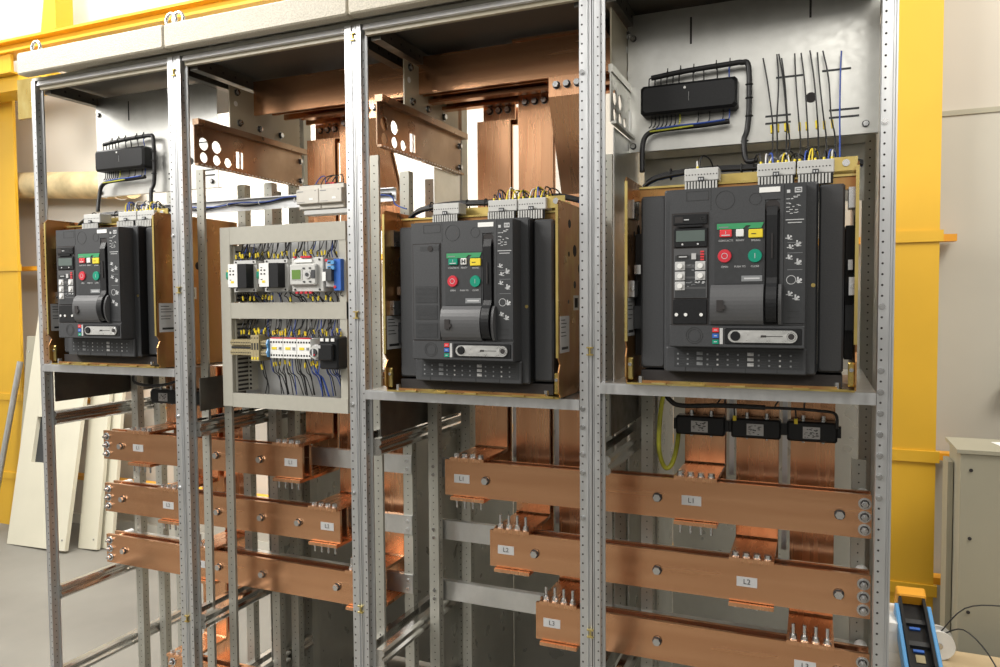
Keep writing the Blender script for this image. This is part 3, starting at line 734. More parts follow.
    # racking band at the bottom of the cover
    pb = MB().box(.186, .441, y0-.0015, y0+.002, .0885, .1315, 'cover', .001).ring((.235, y0-.0016, .111), .0165, .0157, -.0004, 'ink').ring((.235, y0-.0016, .111), .0125, .0119, -.0004, 'ink').box(.294, .436, y0-.003, y0-.001, .0945, .1265, 'black', .001).build('racking_band', t)
    for (z, m, n) in ((.1225, 'redlit', 'red_position_flag'), (.111, 'blue', 'blue_position_flag'), (.099, 'green', 'green_position_flag')):
        MB().box(.2705, .2825, y0-.0035, y0-.001, z-.0042, z+.0042, m).box(.2735, .2795, y0-.0038, y0-.0034, z-.0008, z+.0008, 'print').build(n, pb)
    MB().box(.2845, .2905, y0-.0032, y0-.001, .0945, .1265, 'label').build('pointer_strip', pb)
    pr = [(.312, .0985)] + [(.4165+.012*math.sin(a*PI/10), .1105-.012*math.cos(a*PI/10)) for a in range(11)] + [(.312, .1225)] + [(.3125-.012*math.sin(a*PI/10), .1105+.012*math.cos(a*PI/10)) for a in range(11)]
    rp = MB().prism(pr, y0-.0060, y0-.002, 'y', 'rack').build('racking_plate', pb)
    MB().disc((.3145, y0-.006, .111), .0098, -.003, 'y', 'black', 22, .0085).build('racking_knob', rp)
    MB().disc((.4175, y0-.006, .1108), .0058, -.0005, 'y', 'hole', 18).ring((.4175, y0-.006, .1108), .0085, .0075, -.0008, 'zinc', 18).box(.362, .372, y0-.0065, y0-.006, .109, .113, 'hole').box(.372, .402, y0-.0065, y0-.006, .1104, .1116, 'ink').build('crank_socket', rp)
    # vented base
    mb = MB().box(.171, .445, -.0305, -.020, .033, .0855, 'cover', .002)
    mb.box(.188, .438, -.0312, -.030, .043, .0785, 'panelblk')
    rnd = random.Random(4)
    for r in range(3):
        for c in range(12):
            x = .194+c*.0200; z = .048+r*.0105
            wv = .012 if c in (2, 7) else .0035
            mb.box(x, x+wv, -.0318, -.031, z, z+.0035+.003*(c in (2, 7)), 'label' if c in (4, 7, 10) else 'print_dim')
            mb.box(x+wv+.002, x+.0165, -.0318, -.031, z-.001, z, 'cover').box(x+.006, x+.014, -.0318, -.031, z+.0042, z+.0052, 'cover')
    for x in (.21, .265, .33, .39): mb.box(x, x+.001, -.0312, -.030, .034, .043, 'ink')
    mb.build('vent_grille', t)
    # auxiliary contact terminal blocks
    for (a, c) in ((.201, .271), (.347, .420), (.423, .491)):
        mb = MB().box(a, c, .010, .05, .432, .459, 'ltgrey', .0015).box(a+.002, c-.002, .006, .010, .410, .4315, 'black')
        n = int((c-a)/.0062)
        for i in range(n):
            x = a+.002+i*.0062
            mb.box(x, x+.0035, .003, .006, .411, .4305, 'ltgrey')
            mb.disc((x+.002, .010, .4455), .0014, -.0004, 'y', 'hole', 6)
        m = (a+c)/2
        mb.box(m-.006, m+.006, .002, .006, .4305, .4395, 'panelblk').box(m-.004, m-.001, .0015, .002, .433, .437, 'print').box(m+.001, m+.004, .0015, .002, .433, .437, 'print')
        mb.build('terminal_block', t)
    return t
breaker(0, 'black drawout circuit breaker on the leftmost shelf, red indicator lit, trip unit fitted')
breaker(2, 'black drawout circuit breaker with blank louvred door plate and green indicator', True)
breaker(3, 'black drawout circuit breaker on the rightmost shelf, below the bare upright wires')

# breaker control wiring
def harness(k, label):
    X0 = k*W; b = BASE[k]
    t = thing('wiring_harness', label, 'wiring', (X0, .05, b+.44), 'wiring looms on top of the breakers')
    y = .0
    mats = ['wireblk', 'wireblk', 'wireblk', 'wireblue', 'wirepink']
    for i, m in enumerate(mats):
        dz = .005+.0035*(i % 3); dy = .022+.004*i
        MB().tube([(.10, dy, -.005+dz*.4), (.13, dy, .008+dz), (.22, dy, .018+dz), (.34, dy+.002, .016+dz), (.44, dy, .018+dz), (.50, dy, .020+dz), (.545, dy+.01, .010+dz)], .0036, m, 8).build('loom_wire', t)
    rnd = random.Random(k)
    if k != 3:
        spans = ((.35, .42), (.425, .49))
    else: spans = ((.35, .42), (.425, .49), (.225, .24))
    n = 0
    for (a, c) in spans:
        for j in range(9 if c-a > .03 else 2):
            x = a+(c-a)*(j+.5)/9; n += 1
            m = rnd.choice(['wireblk', 'wireblk', 'wireblue', 'yel', 'wirewht', 'wireblk'])
            h = .018+.016*rnd.random(); dx = rnd.uniform(-.02, .02)
            MB().tube([(x, -.02, .015), (x+dx*.3, -.015, .015+h), (x+dx, .01, .018+h*.8), (x+dx*1.4, .03, .015)], .0016, m, 6).build('tail_wire', t)
            if j % 2 == 0: MB().tube([(x, -.02, .016), (x+dx*.1, -.019, .026)], .0026, 'yel', 6, 1).build('wire_marker', t)
    for x in (.16, .26, .31, .44): MB().torus((x, .032, .022), .012, .0015, 'x', 'ink', seg=12).build('cable_tie', t)
harness(0, 'black loom with coloured tails on top of the leftmost breaker')
harness(2, 'black, blue and pink loom on top of the breaker with blank door plate')
harness(3, 'black loom with blue and yellow tails on top of the rightmost breaker')

# ------------------------------------------------------------------ instrument mounting plates with connector bars
def mount_plate(k, label):
    X0 = k*W
    t = thing('mounting_plate', label, 'plate', (X0+.035, .20, 1.83))
    wd = .545 if k == 3 else .52
    h = .325
    MB().box(0, wd, 0, .002, 0, h, 'galv_sheet').box(0, wd, .002, .014, 0, .002, 'galv_sheet').box(0, .002, .002, .03, 0, h, 'galv_sheet').build('sheet', t)
    for (x, z) in ((.014, .014), (.014, .27), (wd-.025, .02)):
        mb = MB(); bolt(mb, (x, 0, z), .006, head=.003, washer=.008); mb.build('fixing_screw', t)
    for (x, z0, z1) in ((.147, .240, .302), (.405, .262, .322)): MB().box(x, x+.0045, -.0006, 0, z0, z1, 'hole').build('slot', t)
    for (x0, x1, z) in ((.315, .369, .053), (.315, .369, .037), (.447, .507, .053), (.447, .507, .037), (.337, .394, .137), (.432, .490, .140)):
        MB().box(x0, x1, -.0006, 0, z, z+.0045, 'panelblk').build('slot', t)
    MB().disc((.410, 0, .088), .0115, -.0006, 'y', 'hole', 20).build('round_hole', t)
    return t
mount_plate(3, 'galvanised mounting plate behind the upright loose wires')
mount_plate(0, 'galvanised mounting plate carrying the leftmost connector bar')
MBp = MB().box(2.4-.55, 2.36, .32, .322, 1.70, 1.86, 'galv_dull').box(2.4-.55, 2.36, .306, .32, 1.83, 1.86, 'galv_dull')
tag(MBp.build('back_sheet'), 'dull steel sheet just behind the plate with loose wires', 'plate')

def connector(k, label, Y=.17):
    X0 = k*W
    t = thing('connector_bar', label, 'connector', (X0+.075, .2, 1.905), 'black connector bars with wiring')
    wd, h = .218, .068
    MB().box(0, wd, -.045, -.001, 0, h, 'black', .006).build('housing', t)
    MB().disc((wd*.47, -.045, h*.8), .003, -.001, 'y', 'white', 10).box(wd*.51, wd*.512, -.0455, -.045, h*.35, h*.65, 'print').build('fixing_screw', t)
    rnd = random.Random(2)
    xs = [.016, .030, .044, .058, .072, .086, .118, .142, .172, .198]
    for i, x in enumerate(xs):
        m = 'wireblue' if i == 9 else 'wireblk'
        MB().tube([(x, -.02, h-.003), (x, -.022, h+.015), (x+.004, -.024, h+.022+.0008*i), (x+.03, -.024, h+.026+.0006*i)] if i < 6 else [(x, -.02, h-.003), (x, -.024, h+.026)], .0015, m, 6).build('upper_wire', t)
    for i, x in enumerate([.022, .031, .040, .049, .058, .068, .078, .088, .130, .155, .185, .199]):
        m = 'wireblue' if i == 11 else 'gnyl' if i == 7 else 'wireblk'
        MB().tube([(x, -.02, .003), (x, -.022, -.018), (x-.006, -.024, -.026-.0004*i)], .0015, m, 6).build('lower_wire', t)
    # tied looms
    MB().tube([(.022, -.024, h+.022), (.10, -.024, h+.029), (.20, -.024, h+.033), (.225, -.024, h+.033), (.240, -.024, h+.022), (.242, -.024, 0), (.238, -.024, -.05), (.232, -.03, -.075), (.238, -.035, -.120), (.262, -.04, -.122)], .0062, 'wireblk', 10, 6).build('upper_loom', t)
    MB().tube([(.20, -.024, -.027), (.14, -.024, -.030), (.08, -.024, -.031), (.03, -.024, -.034), (.008, -.026, -.046), (.002, -.03, -.075), (.004, -.04, -.13)], .0062, 'wireblk', 10, 6).build('lower_loom', t)
    MB().tube([(.19, -.030, -.024), (.14, -.031, -.027), (.08, -.031, -.028), (.035, -.031, -.031)], .0022, 'wireblue', 8).tube([(.12, -.031, -.031), (.07, -.032, -.034), (.02, -.032, -.036)], .002, 'gnyl', 8).build('loom_colour_wires', t)
    for (x, z) in ((.06, h+.027), (.09, h+.030), (.12, h+.030), (.17, h+.032), (.20, h+.033)):
        MB().torus((x, -.024, z), .0072, .0012, 'x', 'ink', seg=10).box(x-.001, x+.001, -.026, -.023, z+.006, z+.013, 'ink').build('cable_tie', t)
    for z in (.05, .02, -.02, -.075): MB().torus((.242 if z > -.05 else .233, -.026, z), .0074, .0013, 'z', 'ink', seg=10).build('cable_tie', t)
connector(3, 'long black connector bar with tied looms, in the rightmost cubicle')
connector(0, 'long black connector bar with tied looms, in the leftmost cubicle')

# loose upright wires, bay 4 (x top, z top, x bottom)
tops = [(2.145, 2.012), (2.174, 2.017), (2.178, 2.017), (2.184, 2.007), (2.211, 2.014), (2.224, 2.013), (2.242, 2.016), (2.257, 2.010), (2.268, 2.012), (2.305, 2.007)]
bots = [2.173, 2.181, 2.2, 2.206, 2.227, 2.242, 2.262, 2.277, 2.294, 2.302]
ords = ['leftmost', 'second', 'third', 'fourth', 'fifth', 'sixth', 'seventh', 'eighth', 'ninth']
for i, ((xt, zt), xb) in enumerate(zip(tops, bots)):
    blue = i == 9
    lab = 'blue stiff loose wire standing upright, rightmost against the plate' if blue else f'{ords[i]} black loose wire from the left, standing upright against the plate'
    t = thing('loose_wire', lab, 'wire', (xb, .10, 1.76), 'loose wires standing above the rightmost breaker')
    h = zt-1.76; d = xt-xb; rnd = random.Random(i)
    MB().tube([(0, -.03, -.01), (d*.05, .0, .05), (d*.25+rnd.uniform(-.003, .003), .05, h*.4), (d*.65+rnd.uniform(-.003, .003), .075, h*.75), (d, .085, h)], .0017, 'wireblue' if blue else 'wireblk', 7, 6).build('sheath', t)
    if not blue: MB().tube([(d*.20, .044, h*.30), (d*.26, .050, h*.30+.018)], .0030, 'yel', 7, 1).build('marker_sleeve', t)

# ------------------------------------------------------------------ current transformers
def ct(k, i, label):
    x = (.135, .270, .399)[i]; w = (.120, .115, .111)[i]; b = BASE[k]
    t = thing('current_transformer', label, 'transformer', (k*W+x, .30, b-.157), 'black current transformers around the risers')
    MB().box(0, w, 0, .035, 0, .048, 'black', .004).box(-.006, w+.008, .006, .02, .012, .040, 'black').build('body', t)
    mb = MB().box(w*.32, w*.66, -.0006, 0, .008, .036, 'label')
    pictos(mb, w*.34, .010, 26, w*.26, .022, -.0006, 'ink', i)
    mb.build('rating_label', t)
    mb = MB()
    for x in (w*.32, w*.72):
        bolt(mb, (x, .012, .048), .005, axis='z', sgn=1, head=.010, washer=.007); bolt(mb, (x, .012, 0), .004, axis='z', sgn=-1, head=.004)
    mb.build('terminal_screws', t)
for k in (0, 3):
    for i, wd in enumerate(('left', 'middle', 'right')):
        ct(k, i, f'{wd} black current transformer with white rating label, ' + ('under the leftmost breaker' if k == 0 else 'under the rightmost breaker'))
t = thing('transformer_wiring', 'black tied cable along the tops of the three right transformers', 'cable', (1.8, .29, 1.20))
MB().tube([(.105, -.01, .05), (.125, -.01, .02), (.155, -.005, .008), (.25, 0, .012), (.35, 0, .012)], .0062, 'wireblk', 10, 6).tube([(.34, 0, .012), (.42, 0, .012), (.47, 0, .010), (.505, 0, .004), (.508, .0, -.03)], .0035, 'wireblk', 8, 5).build('main_loom', t)
for (a, c) in ((.235, .26), (.37, .39), (.255, .262), (.437, .440)): MB().tube([(a, 0, .012), ((a+c)/2, -.004, .03), (c+.01, -.002, .055)], .002, 'wireblk', 6).build('tap_wire', t)
for x in (.275, .415): MB().box(x, x+.008, 0, .01, -.024, -.012, 'yel').tube([(x+.004, .002, -.012), (x+.003, 0, .01)], .0018, 'wireblk', 6, 1).build('wire_marker', t)
tag(MB().tube([(1.912, .27, 1.255), (1.905, .25, 1.18), (1.903, .25, 1.10), (1.915, .26, 1.055), (1.93, .27, 1.06), (1.938, .30, 1.10), (1.940, .33, 1.16)], .0058, 'gnyl', 10, 6).build('earth_cable'), 'green and yellow earth cable looping down left of the transformers', 'cable')
tag(MB().tube([(.15, .22, 1.235), (.18, .2, 1.21), (.24, .22, 1.20), (.30, .24, 1.21), (.36, .26, 1.235)], .005, 'wireblk', 8).build('sagging_cable'), 'black cable sagging under the leftmost shelf above the transformers', 'cable')

# ------------------------------------------------------------------ apparatus panel in the second cubicle
t = thing('apparatus_frame', 'warm grey steel panel with two windows full of control gear', 'panel', (.685, .06, 1.175))
wd, h = .428, .512
mb = MB().box(0, .037, 0, .012, 0, h, 'greypaint', .0015)
for (z0, z1) in ((0, .040), (.253, .298), (.463, h)): mb.box(.0372, wd, -.0005, .010, z0, z1, 'greypaint')
mb.box(wd-.022, wd, 0.001, .012, .04, .463, 'greypaint')
mb.build('front_frame', t)
MB().box(.01, wd, .085, .087, .005, h-.005, 'galv_post').build('back_plate', t)
for (z0, z1) in ((.042, .251), (.300, .461)):
    mb = MB().box(.0372, .043, .012, .085, z0, z1, 'greypaint').box(.0372, .055, .06, .085, z0, z1, 'greypaint')
    n = int((z1-z0)/.0125)
    for i in range(n): mb.box(.0431, .0434, .016, .058, z0+.003+i*.0125, z0+.009+i*.0125, 'hole'); mb.box(.046, .054, .0596, .06, z0+.003+i*.0125, z0+.009+i*.0125, 'hole')
    mb.build('slotted_duct', t)
for z in (.372, .172): MB().box(.01, wd-.005, .060, .064, z-.017, z+.017, 'galv_post').box(.01, wd-.005, .056, .06, z+.011, z+.017, 'galv_post').box(.01, wd-.005, .056, .06, z-.017, z-.011, 'galv_post').build('mounting_rail', t)
PX, PZ = .685, 1.175
def timer(x, label):
    t = thing('timer_relay', label, 'relay', (x, .05, PZ+.372), 'timer relays on the upper rail')
    MB().box(0, .078, .0, .055, -.042, .042, 'ltgrey', .002).build('base', t)
    MB().box(.004, .066, -.030, 0, -.033, .033, 'black').box(.0, .078, -.004, 0, -.044, -.034, 'ltgrey').box(.0, .078, -.004, 0, .034, .044, 'ltgrey').build('body', t)
    f = MB().box(.004, .036, -.0315, -.030, -.031, .033, 'white').build('face', t)
    mb = MB().box(.014, .024, -.0322, -.0315, -.020, -.014, 'yel')
    for z in (.006, -.004):
        for xx in (.009, .020): mb.box(xx, xx+.005, -.0322, -.0315, z+.006, z+.010, 'ink')
    for z in (.020, -.012): mb.box(.010, .015, -.0322, -.0315, z, z+.002, 'ink')
    mb.build('scale_print', f)
    mb = MB(); 
    for xx in (.008, .070):
        for z in (-.039, .039): mb.disc((xx, -.004, z), .0028, -.001, 'y', 'hole', 8)
    mb.build('terminal_screws', t)
    mb = MB().box(-.024, -.002, -.004, .03, -.022, .018, 'white', .001).box(-.022, -.006, -.012, -.004, -.006, .012, 'green').box(-.018, -.008, -.014, -.011, -.009, -.002, 'greenrub').box(-.022, -.004, -.008, -.004, .012, .018, 'yel')
    mb.build('green_toggle_unit', t)
timer(.748, 'black and white timer relay at the left end of the upper rail')
timer(.856, 'black and white timer relay next to the small controller with display')
t = thing('logic_controller', 'light grey logic controller with small green display and keypad', 'controller', (.948, .045, PZ+.372))
MB().box(0, .104, 0, .06, -.046, .046, 'ltgrey', .002).box(.002, .088, -.012, 0, -.028, .028, 'ltgrey', .003).box(.012, .070, -.004, 0, .033, .041, 'white').build('body', t)
MB().box(.008, .044, -.0135, -.012, -.014, .016, 'ltgrey').box(.012, .040, -.0145, -.013, -.012, .013, 'lcdgreen').build('display', t)
MB().disc((.062, -.012, 0), .011, -.003, 'y', 'label', 20).disc((.062, -.015, 0), .005, -.002, 'y', 'cover', 14).box(.074, .086, -.014, -.012, -.010, .012, 'cover').build('keypad', t)
mb = MB()
for (x, z) in ((.05, .017), (.07, .017), (.05, -.019), (.07, -.019)): mb.box(x-.003, x+.003, -.014, -.012, z-.002, z+.002, 'cover')
for x in (.012, .092): mb.disc((x, -.001, .040), .003, -.001, 'y', 'ink', 8); mb.disc((x, -.001, -.040), .003, -.001, 'y', 'ink', 8)
mb.build('keys', t)
mb = MB().box(.034, .066, -.005, .002, .045, .050, 'red').box(.010, .016, -.004, .002, .045, .050, 'red')
for x in (.015, .030, .045, .060): mb.box(x, x+.007, -.004, .002, -.051, -.045, 'red')
mb.build('red_terminals', t)
t = thing('interface_relay', 'grey interface relay with white tag right of the logic controller', 'relay', (1.054, .05, PZ+.372))
MB().box(0, .030, 0, .055, -.034, .036, 'label', .002).box(.004, .030, -.015, 0, -.018, .014, 'cover').build('body', t)
MB().box(.002, .013, -.0165, -.015, -.018, .006, 'white').build('tag', t)
MB().box(.002, .010, -.003, .0, .034, .040, 'red').build('red_terminals', t)
t = thing('blue_terminal', 'blue plastic relay socket on the upper rail', 'relay socket', (1.084, .05, PZ+.372))
MB().box(0, .022, -.004, .05, -.044, .040, 'blue', .001).box(-.014, .006, -.012, -.004, .012, .022, 'ltblue').box(-.014, .006, -.012, -.004, .026, .036, 'ltblue').build('body', t)
MB().box(-.012, -.004, -.0125, -.004, .015, .019, 'ink').box(-.012, -.004, -.0125, -.004, .029, .033, 'ink').disc((.004, -.004, -.034), .004, -.002, 'y', 'red', 8).build('terminals', t)
# lower rail
def tblock(x, w, label, grp='terminal blocks at the left of the lower rail'):
    t = thing('rail_terminal', label, 'terminal block', (x, .045, PZ+.172), grp)
    mb = MB().box(0, w-.0008, .0, .04, -.022, .022, 'tb').box(0, w-.0008, -.006, 0, .008, .020, 'tb').box(0, w-.0008, -.006, 0, -.020, -.008, 'tb').box(0.0, w-.0008, -.001, 0, -.003, .003, 'ink')
    mb.build('body', t)
    MB().disc((w/2, -.006, .014), .0018, -.0005, 'y', 'hole', 6).disc((w/2, -.006, -.014), .0018, -.0005, 'y', 'hole', 6).build('clamp_screws', t)
for i in range(12): tblock(.735+i*.0062, .0062, 'narrow olive beige rail terminal left of the end clamps', 'olive rail terminals left of the clamps')
for i in range(3):
    t = thing('end_clamp', 'tall olive beige end clamp standing proud of the rail terminals', 'terminal block', (.812+i*.0095, .045, PZ+.172), 'end clamps among the rail terminals')
    MB().box(0, .009, -.01, .04, -.036, .036, 'tb').box(.002, .007, -.0105, -.01, -.005, .014, 'ink').build('body', t)
    MB().box(.002, .007, -.0108, -.01, -.032, -.025, 'yel').disc((.0045, -.01, .028), .002, -.0006, 'y', 'hole', 6).build('marker', t)
for i in range(4): tblock(.842+i*.0062, .0062, 'narrow olive beige rail terminal right of the end clamps', 'olive rail terminals right of the clamps')
t = thing('end_plate', 'thin light blue end plate beside the white contactors', 'terminal block', (.8675, .040, PZ+.172))
MB().prism([(-.004, -.024), (.04, -.024), (.04, .024), (-.004, .024), (-.009, .012), (-.004, 0), (-.009, -.012)], 0, .004, 'x', 'ltblue').build('body', t)
for i, wd_ in enumerate(('left', 'middle', 'right')):
    t = thing('contactor', f'{wd_} white contactor with yellow tag on the lower rail', 'contactor', (.873+i*.046, .040, PZ+.172), 'white contactors on the lower rail')
    MB().box(0, .0452, .0, .045, -.027, .027, 'white', .001).build('body', t)
    mb = MB()
    for j in range(5):
        mb.box(.003+j*.009, .008+j*.009, -.0006, 0, .015, .020, 'ink'); mb.box(.003+j*.009, .008+j*.009, -.0006, 0, -.021, -.016, 'ink')
    mb.build('terminal_openings', t)
    MB().box(.008, .024, -.0012, 0, -.003, .004, 'yel').build('yellow_tag', t)
    MB().box(.031, .040, -.0012, 0, -.004, .005, 'label').box(.033, .035, -.0016, -.001, -.002, .003, 'ink').box(.037, .039, -.0016, -.001, -.002, .003, 'ink').build('grey_tag', t)
    MB().box(.004, .042, .0, .01, .0272, .030, 'red').build('red_strip', t)
t = thing('rotary_switch', 'round grey rotary switch right of the white contactors', 'switch', (1.034, .035, PZ+.165))
MB().disc((0, 0, 0), .021, .03, 'y', 'label', 28).disc((0, -.012, 0), .016, .012, 'y', 'ltgrey', 28).build('body', t)
MB().disc((0, -.012, 0), .010, -.005, 'y', 'cover', 20).box(-.002, .002, -.019, -.016, -.009, .009, 'print').disc((.004, -.017, -.006), .0025, -.001, 'y', 'red', 8).build('knob', t)
t = thing('motor_contactor', 'large black contactor at the right end of the lower rail', 'contactor', (1.052, .02, PZ+.165))
MB().box(0, .060, .0, .06, -.044, .042, 'black', .004).box(.004, .05, -.012, 0, -.02, .024, 'black', .003).build('body', t)
mb = MB()
for i in range(3): mb.box(.006+i*.017, .016+i*.017, -.003, 0, .030, .038, 'white')
mb.box(.004, .014, -.013, -.011, .012, .020, 'label')
mb.build('white_tags', t)

# tangled control wires (uncountable)
def tangle(name, label, x0, x1, zt, zb, n, seed, dens=('wireblk',)*11+('wireblue',), mark=.55, markz=0, lean=0):
    rnd = random.Random(seed); mb = MB()
    for i in range(n):
        x = x0+(x1-x0)*(i+rnd.random()*.8)/n; m = rnd.choice(dens)
        dx = rnd.uniform(-.022, .022)+lean; y = rnd.uniform(.05, .075)
        P = [(x, .055+rnd.random()*.012, markz), (x+dx*.15, y, markz+(zt-markz if abs(zt-markz) > abs(zb-markz) else zb-markz)*.35), (x+dx*.6, y+.01, (markz+(zt if markz == zb else zb))/2), (x+dx, y+.02, zt if markz == zb else zb)]
        mb.tube(P, .0014, m, 5, 4)
        if rnd.random() < mark:
            d = 1 if markz == zb else -1
            o = rnd.uniform(.0, .012)
            mb.tube([(P[0][0], P[0][1]-.003, P[0][2]+d*(.002+o)), (P[0][0]+dx*.1, P[0][1]-.003, P[0][2]+d*(.014+o))], .0025, 'yel', 6, 1)
    o = mb.build(name); tag(o, label, 'wiring', None, 'stuff'); return o
tangle('control_wiring', 'black wires with yellow sleeves above the timer relays and controller', .740, 1.095, 1.640, 1.592, 42, 11, markz=1.592)
tangle('control_wiring', 'black and blue wires hanging under the timer relays and controller', .742, 1.100, 1.500, 1.474, 34, 12, markz=1.500, mark=.45)
tangle('control_wiring', 'dense wires with yellow sleeves above the rail terminals and contactors', .742, 1.100, 1.426, 1.378, 56, 13, markz=1.378, mark=.6)
tangle('control_wiring', 'black and blue wires hanging below the contactors into the lower frame', .86, 1.105, 1.318, 1.216, 34, 14, ('wireblk',)*5+('wireblue',)*2, markz=1.318, mark=.4, lean=.012)
tag(MB().tube([(.826, .06, 1.31), (.835, .06, 1.27), (.842, .065, 1.25), (.83, .07, 1.217)], .0015, 'wireblk', 6).tube([(.832, .06, 1.31), (.842, .06, 1.27), (.846, .065, 1.24), (.842, .07, 1.217)], .0015, 'wireblk', 6).tube([(.8275, .058, 1.30), (.832, .058, 1.285)], .003, 'yel', 6, 1).build('wire_pair'), 'pair of black wires with one yellow sleeve below the end clamps', 'wire')

# rear DIN rail with wires and beige supply module
t = thing('wiring_rail', 'galvanised horizontal rail with cables, level with the beige module', 'rail', (.30, .20, 1.77))
MB().box(0, .885, .0, .003, -.018, .018, 'galv_post').box(0, .885, -.012, 0, .015, .018, 'galv_post').build('rail', t)
MB().tube([(.10, -.006, .002), (.2, -.008, -.006), (.3, -.008, .004), (.36, -.008, -.002), (.44, -.008, .001), (.52, -.008, .010), (.6, -.008, .006), (.7, -.008, .0), (.80, -.008, .003), (.875, -.008, .0)], .0036, 'wireblk', 8, 5).tube([(.12, -.010, .005), (.25, -.011, -.002), (.33, -.011, .006), (.45, -.011, .003), (.53, -.011, .013), (.66, -.01, .004), (.78, -.01, .0), (.87, -.01, -.004), (.89, -.01, -.03), (.93, -.02, -.045)], .002, 'wireblue', 8, 5).build('cables', t)
mbx = MB()
for x in (.30, .42, .55, .78): mbx.torus((x, -.008, .002), .006, .0013, 'x', 'paper', seg=8)
mbx.build('cable_ties', t)
for i in range(2):
    t = thing('supply_module', f'{("left", "right")[i]} beige rail module above the grey apparatus panel', 'module', (.886+i*.078, .15, 1.738), 'beige supply modules')
    MB().box(0, .077, .012, .05, 0, .068, 'beige_pl', .002).box(0, .077, 0, .012, .014, .056, 'beige_pl', .002).build('housing', t)
    MB().box(.005, .025, -.0006, 0, .048, .050, 'print_dim').box(.045, .058, -.0006, 0, .024, .030, 'paper').box(.005, .03, -.0006, 0, .019, .020, 'print_dim').disc((.066, 0, .050), .0015, -.0005, 'y', 'ink', 6).build('face_print', t)
    MB().box(.010, .024, .02, .035, .068, .072, 'panelblk').box(.048, .062, .02, .035, .068, .072, 'panelblk').build('terminal_covers', t)
tag(MB().box(.90, 1.05, .165, .20, 1.722, 1.736, 'ltgrey', .002).build('module_rail'), 'light grey rail directly under the two beige modules', 'rail')
mb = MB()
for (a, c, m) in ((.93, .96, 'wireblue'), (.95, 1.0, 'wireblk'), (.965, 1.0, 'wireblk'), (.985, 1.02, 'wireblk')):
    mb.tube([(a, .18, 1.808), (a+.01, .19, 1.83), (c-.01, .20, 1.835), (c, .19, 1.808)], .0016, m, 6)
for a in (.975, .985, .995): mb.box(a, a+.006, .17, .19, 1.806, 1.812, 'red')
tag(mb.build('wire_loops', ), 'small blue and black wire loops on top of the beige modules', 'wiring', None, 'stuff')

# ------------------------------------------------------------------ lights, world, camera
def area(name, loc, rot, sx, sy, power, color=(1, 1, 1)):
    l = D.lights.new(name, 'AREA'); l.shape = 'RECTANGLE'; l.size = sx; l.size_y = sy; l.energy = power; l.color = color
    o = D.objects.new(name, l); col.objects.link(o); o.location = loc; o.rotation_euler = rot; return o
def aim(o, target):
    d = Vector(target)-o.location; o.rotation_euler = d.to_track_quat('-Z', 'Y').to_euler()
l1 = area('hall_light_left', (-1.1, -1.8, 3.4), (0, 0, 0), 2.6, .9, 155, (1, .97, .92)); aim(l1, (.7, .3, 2.2))
l2 = area('hall_light_right', (3.4, -3.6, 3.6), (0, 0, 0), 2.0, 1.2, 38, (1, .96, .88)); aim(l2, (1.7, .2, 1.0))
l3 = area('added_wall_wash_left', (-1.8, .9, 4.6), (0, 0, 0), 3.5, .8, 140, (1, .97, .92)); aim(l3, (-1.6, 1.9, 1.9))  # added fill to brighten the left wall, no fixture known
l4 = area('added_wall_wash_right', (4.2, .2, 4.0), (0, 0, 0), 1.5, .8, 95, (1, .95, .86)); aim(l4, (3.0, 1.9, 2.0))  # added fill to lift the upper right wall
l5 = area('added_rear_fill', (-.55, 1.15, 2.62), (0, 0, 0), 1.5, .12, 38, (1, .98, .95)); aim(l5, (-.6, 1.9, 1.6))  # added fill hidden behind the roof, whitens the rear wall
w = D.worlds.new('world'); bpy.context.scene.world = w; w.use_nodes = True
nt = w.node_tree; n, l = nt.nodes, nt.links
bg = n['Background']; tc = n.new('ShaderNodeTexCoord'); sp = n.new('ShaderNodeSeparateXYZ'); l.new(tc.outputs['Generated'], sp.inputs[0])
r = n.new('ShaderNodeValToRGB'); e = r.color_ramp.elements
e[0].position = .34; e[0].color = (.045, .04, .034, 1); e[1].position = .66; e[1].color = (1.0, .97, .92, 1)
x = e.new(.45); x.color = (.15, .14, .12, 1); x = e.new(.54); x.color = (.60, .57, .52, 1)
mr = n.new('ShaderNodeMapRange'); mr.inputs['From Min'].default_value = -1; mr.inputs['From Max'].default_value = 1
l.new(sp.outputs['Z'], mr.inputs['Value']); l.new(mr.outputs['Result'], r.inputs['Fac'])
fx = n.new('ShaderNodeValToRGB'); g = fx.color_ramp.elements      # world ramp added for reflections: brighter left, dimmer right
g[0].position = .05; g[0].color = (1, 1, 1, 1); g[1].position = .95; g[1].color = (.05, .05, .05, 1)
x = g.new(.5); x.color = (.56, .56, .56, 1); x = g.new(.70); x.color = (.26, .26, .26, 1)
m2 = n.new('ShaderNodeMapRange'); m2.inputs['From Min'].default_value = -1; m2.inputs['From Max'].default_value = 1
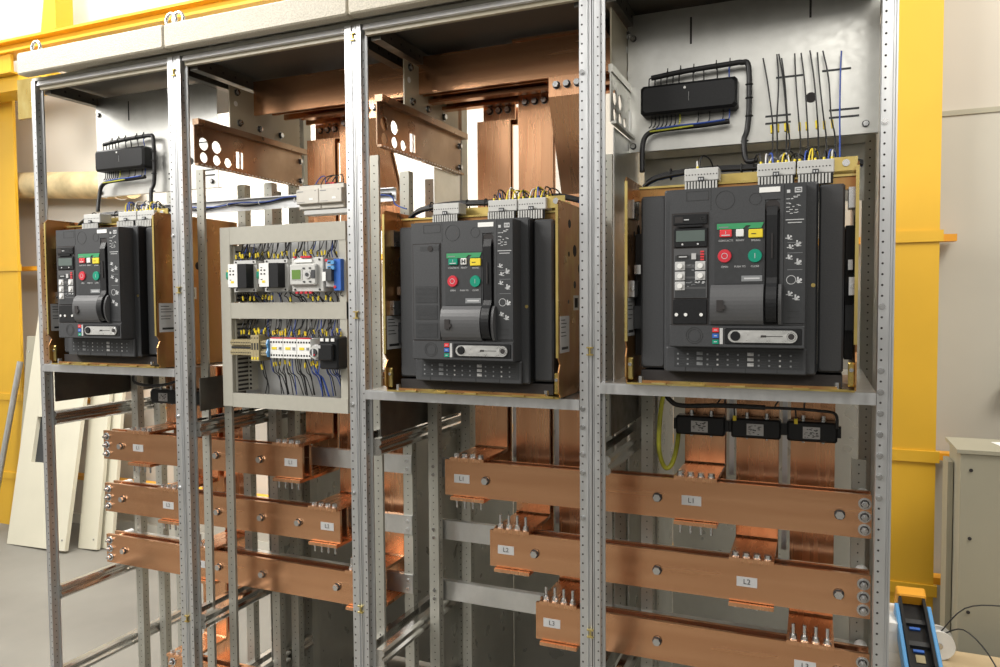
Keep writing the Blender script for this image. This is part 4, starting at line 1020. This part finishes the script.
l.new(sp.outputs['X'], m2.inputs['Value']); l.new(m2.outputs['Result'], fx.inputs['Fac'])
wn = n.new('ShaderNodeTexNoise'); wn.inputs['Scale'].default_value = 2.6; wn.inputs['Detail'].default_value = 2
mpp = n.new('ShaderNodeMapping'); mpp.inputs['Scale'].default_value = (1.6, 1.6, .5); l.new(tc.outputs['Generated'], mpp.inputs['Vector']); l.new(mpp.outputs['Vector'], wn.inputs['Vector'])
m3 = n.new('ShaderNodeMapRange'); m3.inputs['From Min'].default_value = .38; m3.inputs['From Max'].default_value = .62; m3.inputs['To Min'].default_value = .6; m3.inputs['To Max'].default_value = 1.8
l.new(wn.outputs['Fac'], m3.inputs['Value'])
mu = n.new('ShaderNodeMix'); mu.data_type = 'RGBA'; mu.blend_type = 'MULTIPLY'; mu.inputs['Factor'].default_value = 1
l.new(r.outputs['Color'], mu.inputs['A']); l.new(fx.outputs['Color'], mu.inputs['B'])
mu2 = n.new('ShaderNodeVectorMath'); mu2.operation = 'SCALE'
l.new(mu.outputs['Result'], mu2.inputs[0]); l.new(m3.outputs['Result'], mu2.inputs['Scale'])
l.new(mu2.outputs[0], bg.inputs['Color'])
bg.inputs['Strength'].default_value = 1.2

cam = D.cameras.new('camera'); cam.sensor_width = 36; cam.lens = 751.65/1000*36; cam.clip_start = .05; cam.clip_end = 60
co = D.objects.new('camera', cam); col.objects.link(co)
yaw, pitch, roll = .3992, .0436, -.0067
fwd = Vector((-math.sin(yaw)*math.cos(pitch), math.cos(yaw)*math.cos(pitch), -math.sin(pitch)))
rt = Vector((math.cos(yaw), math.sin(yaw), 0)); up = rt.cross(fwd)
r2 = rt*math.cos(roll)+up*math.sin(roll); u2 = -rt*math.sin(roll)+up*math.cos(roll)
m = Matrix((r2, u2, -fwd)).transposed().to_4x4(); m.translation = Vector((2.2625, -1.6192, 1.4737))
co.matrix_world = m
bpy.context.scene.camera = co
sc = bpy.context.scene
sc.view_settings.view_transform = 'Standard'; sc.view_settings.exposure = 0
